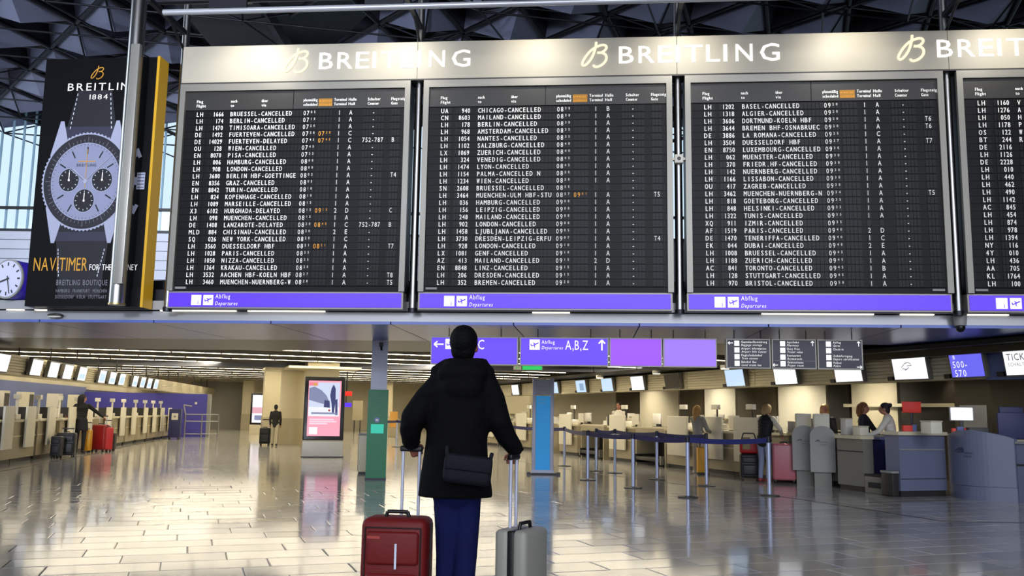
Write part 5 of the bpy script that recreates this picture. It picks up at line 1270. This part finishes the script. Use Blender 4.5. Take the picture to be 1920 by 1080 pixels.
# ================================================================ the man in front
M = lambda px, py, dy=0: YP(px, py, MY+dy)
man = thing('person', (M(865, 800).x, MY, 0), 0, 'man in black hooded winter coat and blue jeans, seen from behind between two suitcases', 'person')
O = Vector((man.location.x, MY, 0)); ML = lambda px, py, dy=0: M(px, py, dy) - O
cm = .0032
b = MB()
hc = ML(871, 650, .03); T = head_(b, hc, .94, R(-8), R(8))
limb(b, [ML(869, 700, .0), ML(870, 668, .01)], [.062, .058])
rr = [(855, 915, 38, .08), (855, 895, 46, .10), (857, 840, 46, .10), (862, 790, 50, .11), (866, 735, 56, .115), (868, 708, 46, .09), (869, 690, 22, .06)]
for a, c in zip(rr, rr[1:]):
    for t in (0, .5):
        x, y, w, dd = [p*(1-t)+q_*t for p, q_ in zip(a, c)]; b.ell(ML(x, y), w*cm*.92, dd, .09, skin, 18, 8)
LA = [ML(826, 718), ML(788, 765, -.03), ML(768, 792, -.02), ML(771, 832, .10)]; RA = [ML(912, 716), ML(932, 765, -.02), ML(940, 795, -.02), ML(966, 846, .10)]
for P in (LA, RA): limb(b, P, [.055, .045, .04, .028])
# hands resting over the pull handles
LH = ML(770, 840, .10); RH = ML(966, 851, .10)
hand(b, LA[3], Vector((.06, .06, -.12)), Vector((-.3, -.6, .5)), .92, R(58), 1)
hand(b, RA[3], Vector((-.02, .06, -.12)), Vector((.2, -.6, .5)), .92, R(58), -1)
hipsL, hipsR = ML(841, 925), ML(874, 925)
def zpt(px, py, z, dy=0): p = ML(px, py, dy); return Vector((p.x, p.y, z))
LL = [hipsL, zpt(840, 1035, .50, .02), zpt(838, 1060, .09, -.02)]; RL = [hipsR, zpt(873, 1035, .50, -.04), zpt(866, 1060, .09, -.12)]
for P in (LL, RL):
    limb(b, P, [.06, .045, .036]); limb(b, [P[2]-Vector((0, .02, .04)), P[2]+Vector((0, .15, -.055))], [.035, .028])
remesh(b, .0068, 'body', skin_d, man, 2); face_parts(T, .94, man)
coat_m = mat('coat_black', '#050507', .85, spec=.15, noise=.3, nscale=5, bump=.5, bscale=9)
b = MB()
cr = [(854, 931, 69, .165), (854, 905, 66, .165), (854, 870, 61, .155), (856, 830, 57, .15), (859, 790, 57, .15), (863, 755, 60, .15), (866, 725, 60, .14), (868, 705, 50, .115), (868, 690, 42, .09)]
vs = [(ML(x, y).x, ML(x, y).y, ML(x, y).z, w*cm, dd) for x, y, w, dd in cr]
tor(b, vs, n=32)
limb(b, [ML(830, 716), ML(800, 748, -.02), ML(776, 782, -.04), ML(770, 806, .0), ML(771, 828, .07)], [.078, .077, .076, .066, .055])
limb(b, [ML(908, 716), ML(924, 750, -.02), ML(935, 788, -.03), ML(949, 818, .02), ML(965, 840, .07)], [.078, .076, .071, .062, .052])
for px, py in ((808, 738), (788, 764), (772, 792)): b.ell(ML(px, py, -.02), .083, .085, .03, skin, 14, 8, Matrix.Rotation(R(-40), 3, 'Y'))
for px, py in ((918, 738), (929, 764), (938, 790)): b.ell(ML(px, py, -.02), .08, .083, .028, skin, 14, 8, Matrix.Rotation(R(25), 3, 'Y'))
b.ell(ML(867, 700, -.09), .150, .09, .075, skin, 20, 10); b.ell(ML(868, 722, -.11), .12, .07, .10, skin, 20, 10)   # hood lying on the back
limb(b, [ML(838, 684, -.02), ML(822, 698, 0)], [.04, .05]); limb(b, [ML(903, 682, -.02), ML(913, 700, 0)], [.038, .05]); limb(b, [ML(905, 684, -.02), ML(913, 675, -.02)], [.02, .009])
limb(b, [ML(845, 681, -.06), ML(870, 685, -.09), ML(897, 681, -.06)], [.035, .04, .035])
remesh(b, .011, 'coat', coat_m, man, 5)
for P, c in ((ML(771, 829, .075), 1), (ML(965, 842, .075), 1)):
    b = MB(); b.ell(P, .056, .05, .022, coat_m, 18, 8); b.build('cuff', man)
jeans_m = mat('jeans_blue', '#0d1444', .85, spec=.2, noise=.35, nscale=7, bump=.3, bscale=40)
b = MB(); limb(b, [hipsL, ML(840, 985), LL[1], zpt(839, 1050, .32, .02), LL[2]+Vector((0, 0, .03))], [.092, .078, .070, .066, .058]); limb(b, [hipsR, ML(875, 985, -.01), RL[1], zpt(869, 1050, .3, -.08), RL[2]+Vector((0, 0, .03))], [.092, .076, .066, .062, .056])
b.ell(ML(857, 918), .155, .13, .13, skin); remesh(b, .01, 'jeans', jeans_m, man)
for P in (LL[2], RL[2]):
    b = MB(); limb(b, [P+Vector((0, -.03, -.035)), P+Vector((0, .06, -.045)), P+Vector((0, .16, -.052))], [.05, .046, .038]); remesh(b, .01, 'shoe', black, man, 2)
b = MB(); q = Matrix.Rotation(R(-8), 3, 'Z') @ Matrix.Rotation(R(8), 3, 'X')
b.ell(T(0, -.025, .04), .0845, .100, .098, skin, 24, 16, q); b.ell(T(0, -.05, -.02), .074, .062, .075, skin, 18, 12, q); b.ell(T(0, -.045, -.07), .055, .045, .05, skin, 18, 12, q)
remesh(b, .008, 'hair', mat('hair_black', '#020202', .7, spec=.15, noise=.4, nscale=60, bump=.6, bscale=90), man)
# shoulder bag
o = thing('shoulder_bag', M(877, 880, -.235), R(6), 'dark grey soft shoulder bag hanging on the back of the man\'s coat', 'bag')
o.rotation_euler = (0, R(6), R(5))
bgm = mat('bag_grey', '#14151e', .7, spec=.2, noise=.15, nscale=9, bump=.2)
b = MB(); b.box(-.137, .137, -.04, .05, -.085, .08, bgm, .035); b.build('body', o)
b = MB(); b.box(-.132, .132, -.048, -.03, -.01, .075, bgm, .012); b.build('flap', o)
b = MB(); b.path([(-.12, .03, .05), (-.13, .06, .11)], .012, bgm); b.path([(.12, .03, .05), (.13, .06, .10)], .012, bgm); b.build('strap', o)

for o in S.objects:
    n_ = o.name.split('.')[0]
    if o.type == 'MESH' and o.parent and n_ in ('lettering', 'row_lettering', 'heading_lettering', 'strip_lettering', 'emblem', 'hour_marks', 'advert', 'screen_image', 'pictogram', 'slit_reflections', 'logo', 'round_mark'): o['kind'] = 'stuff'
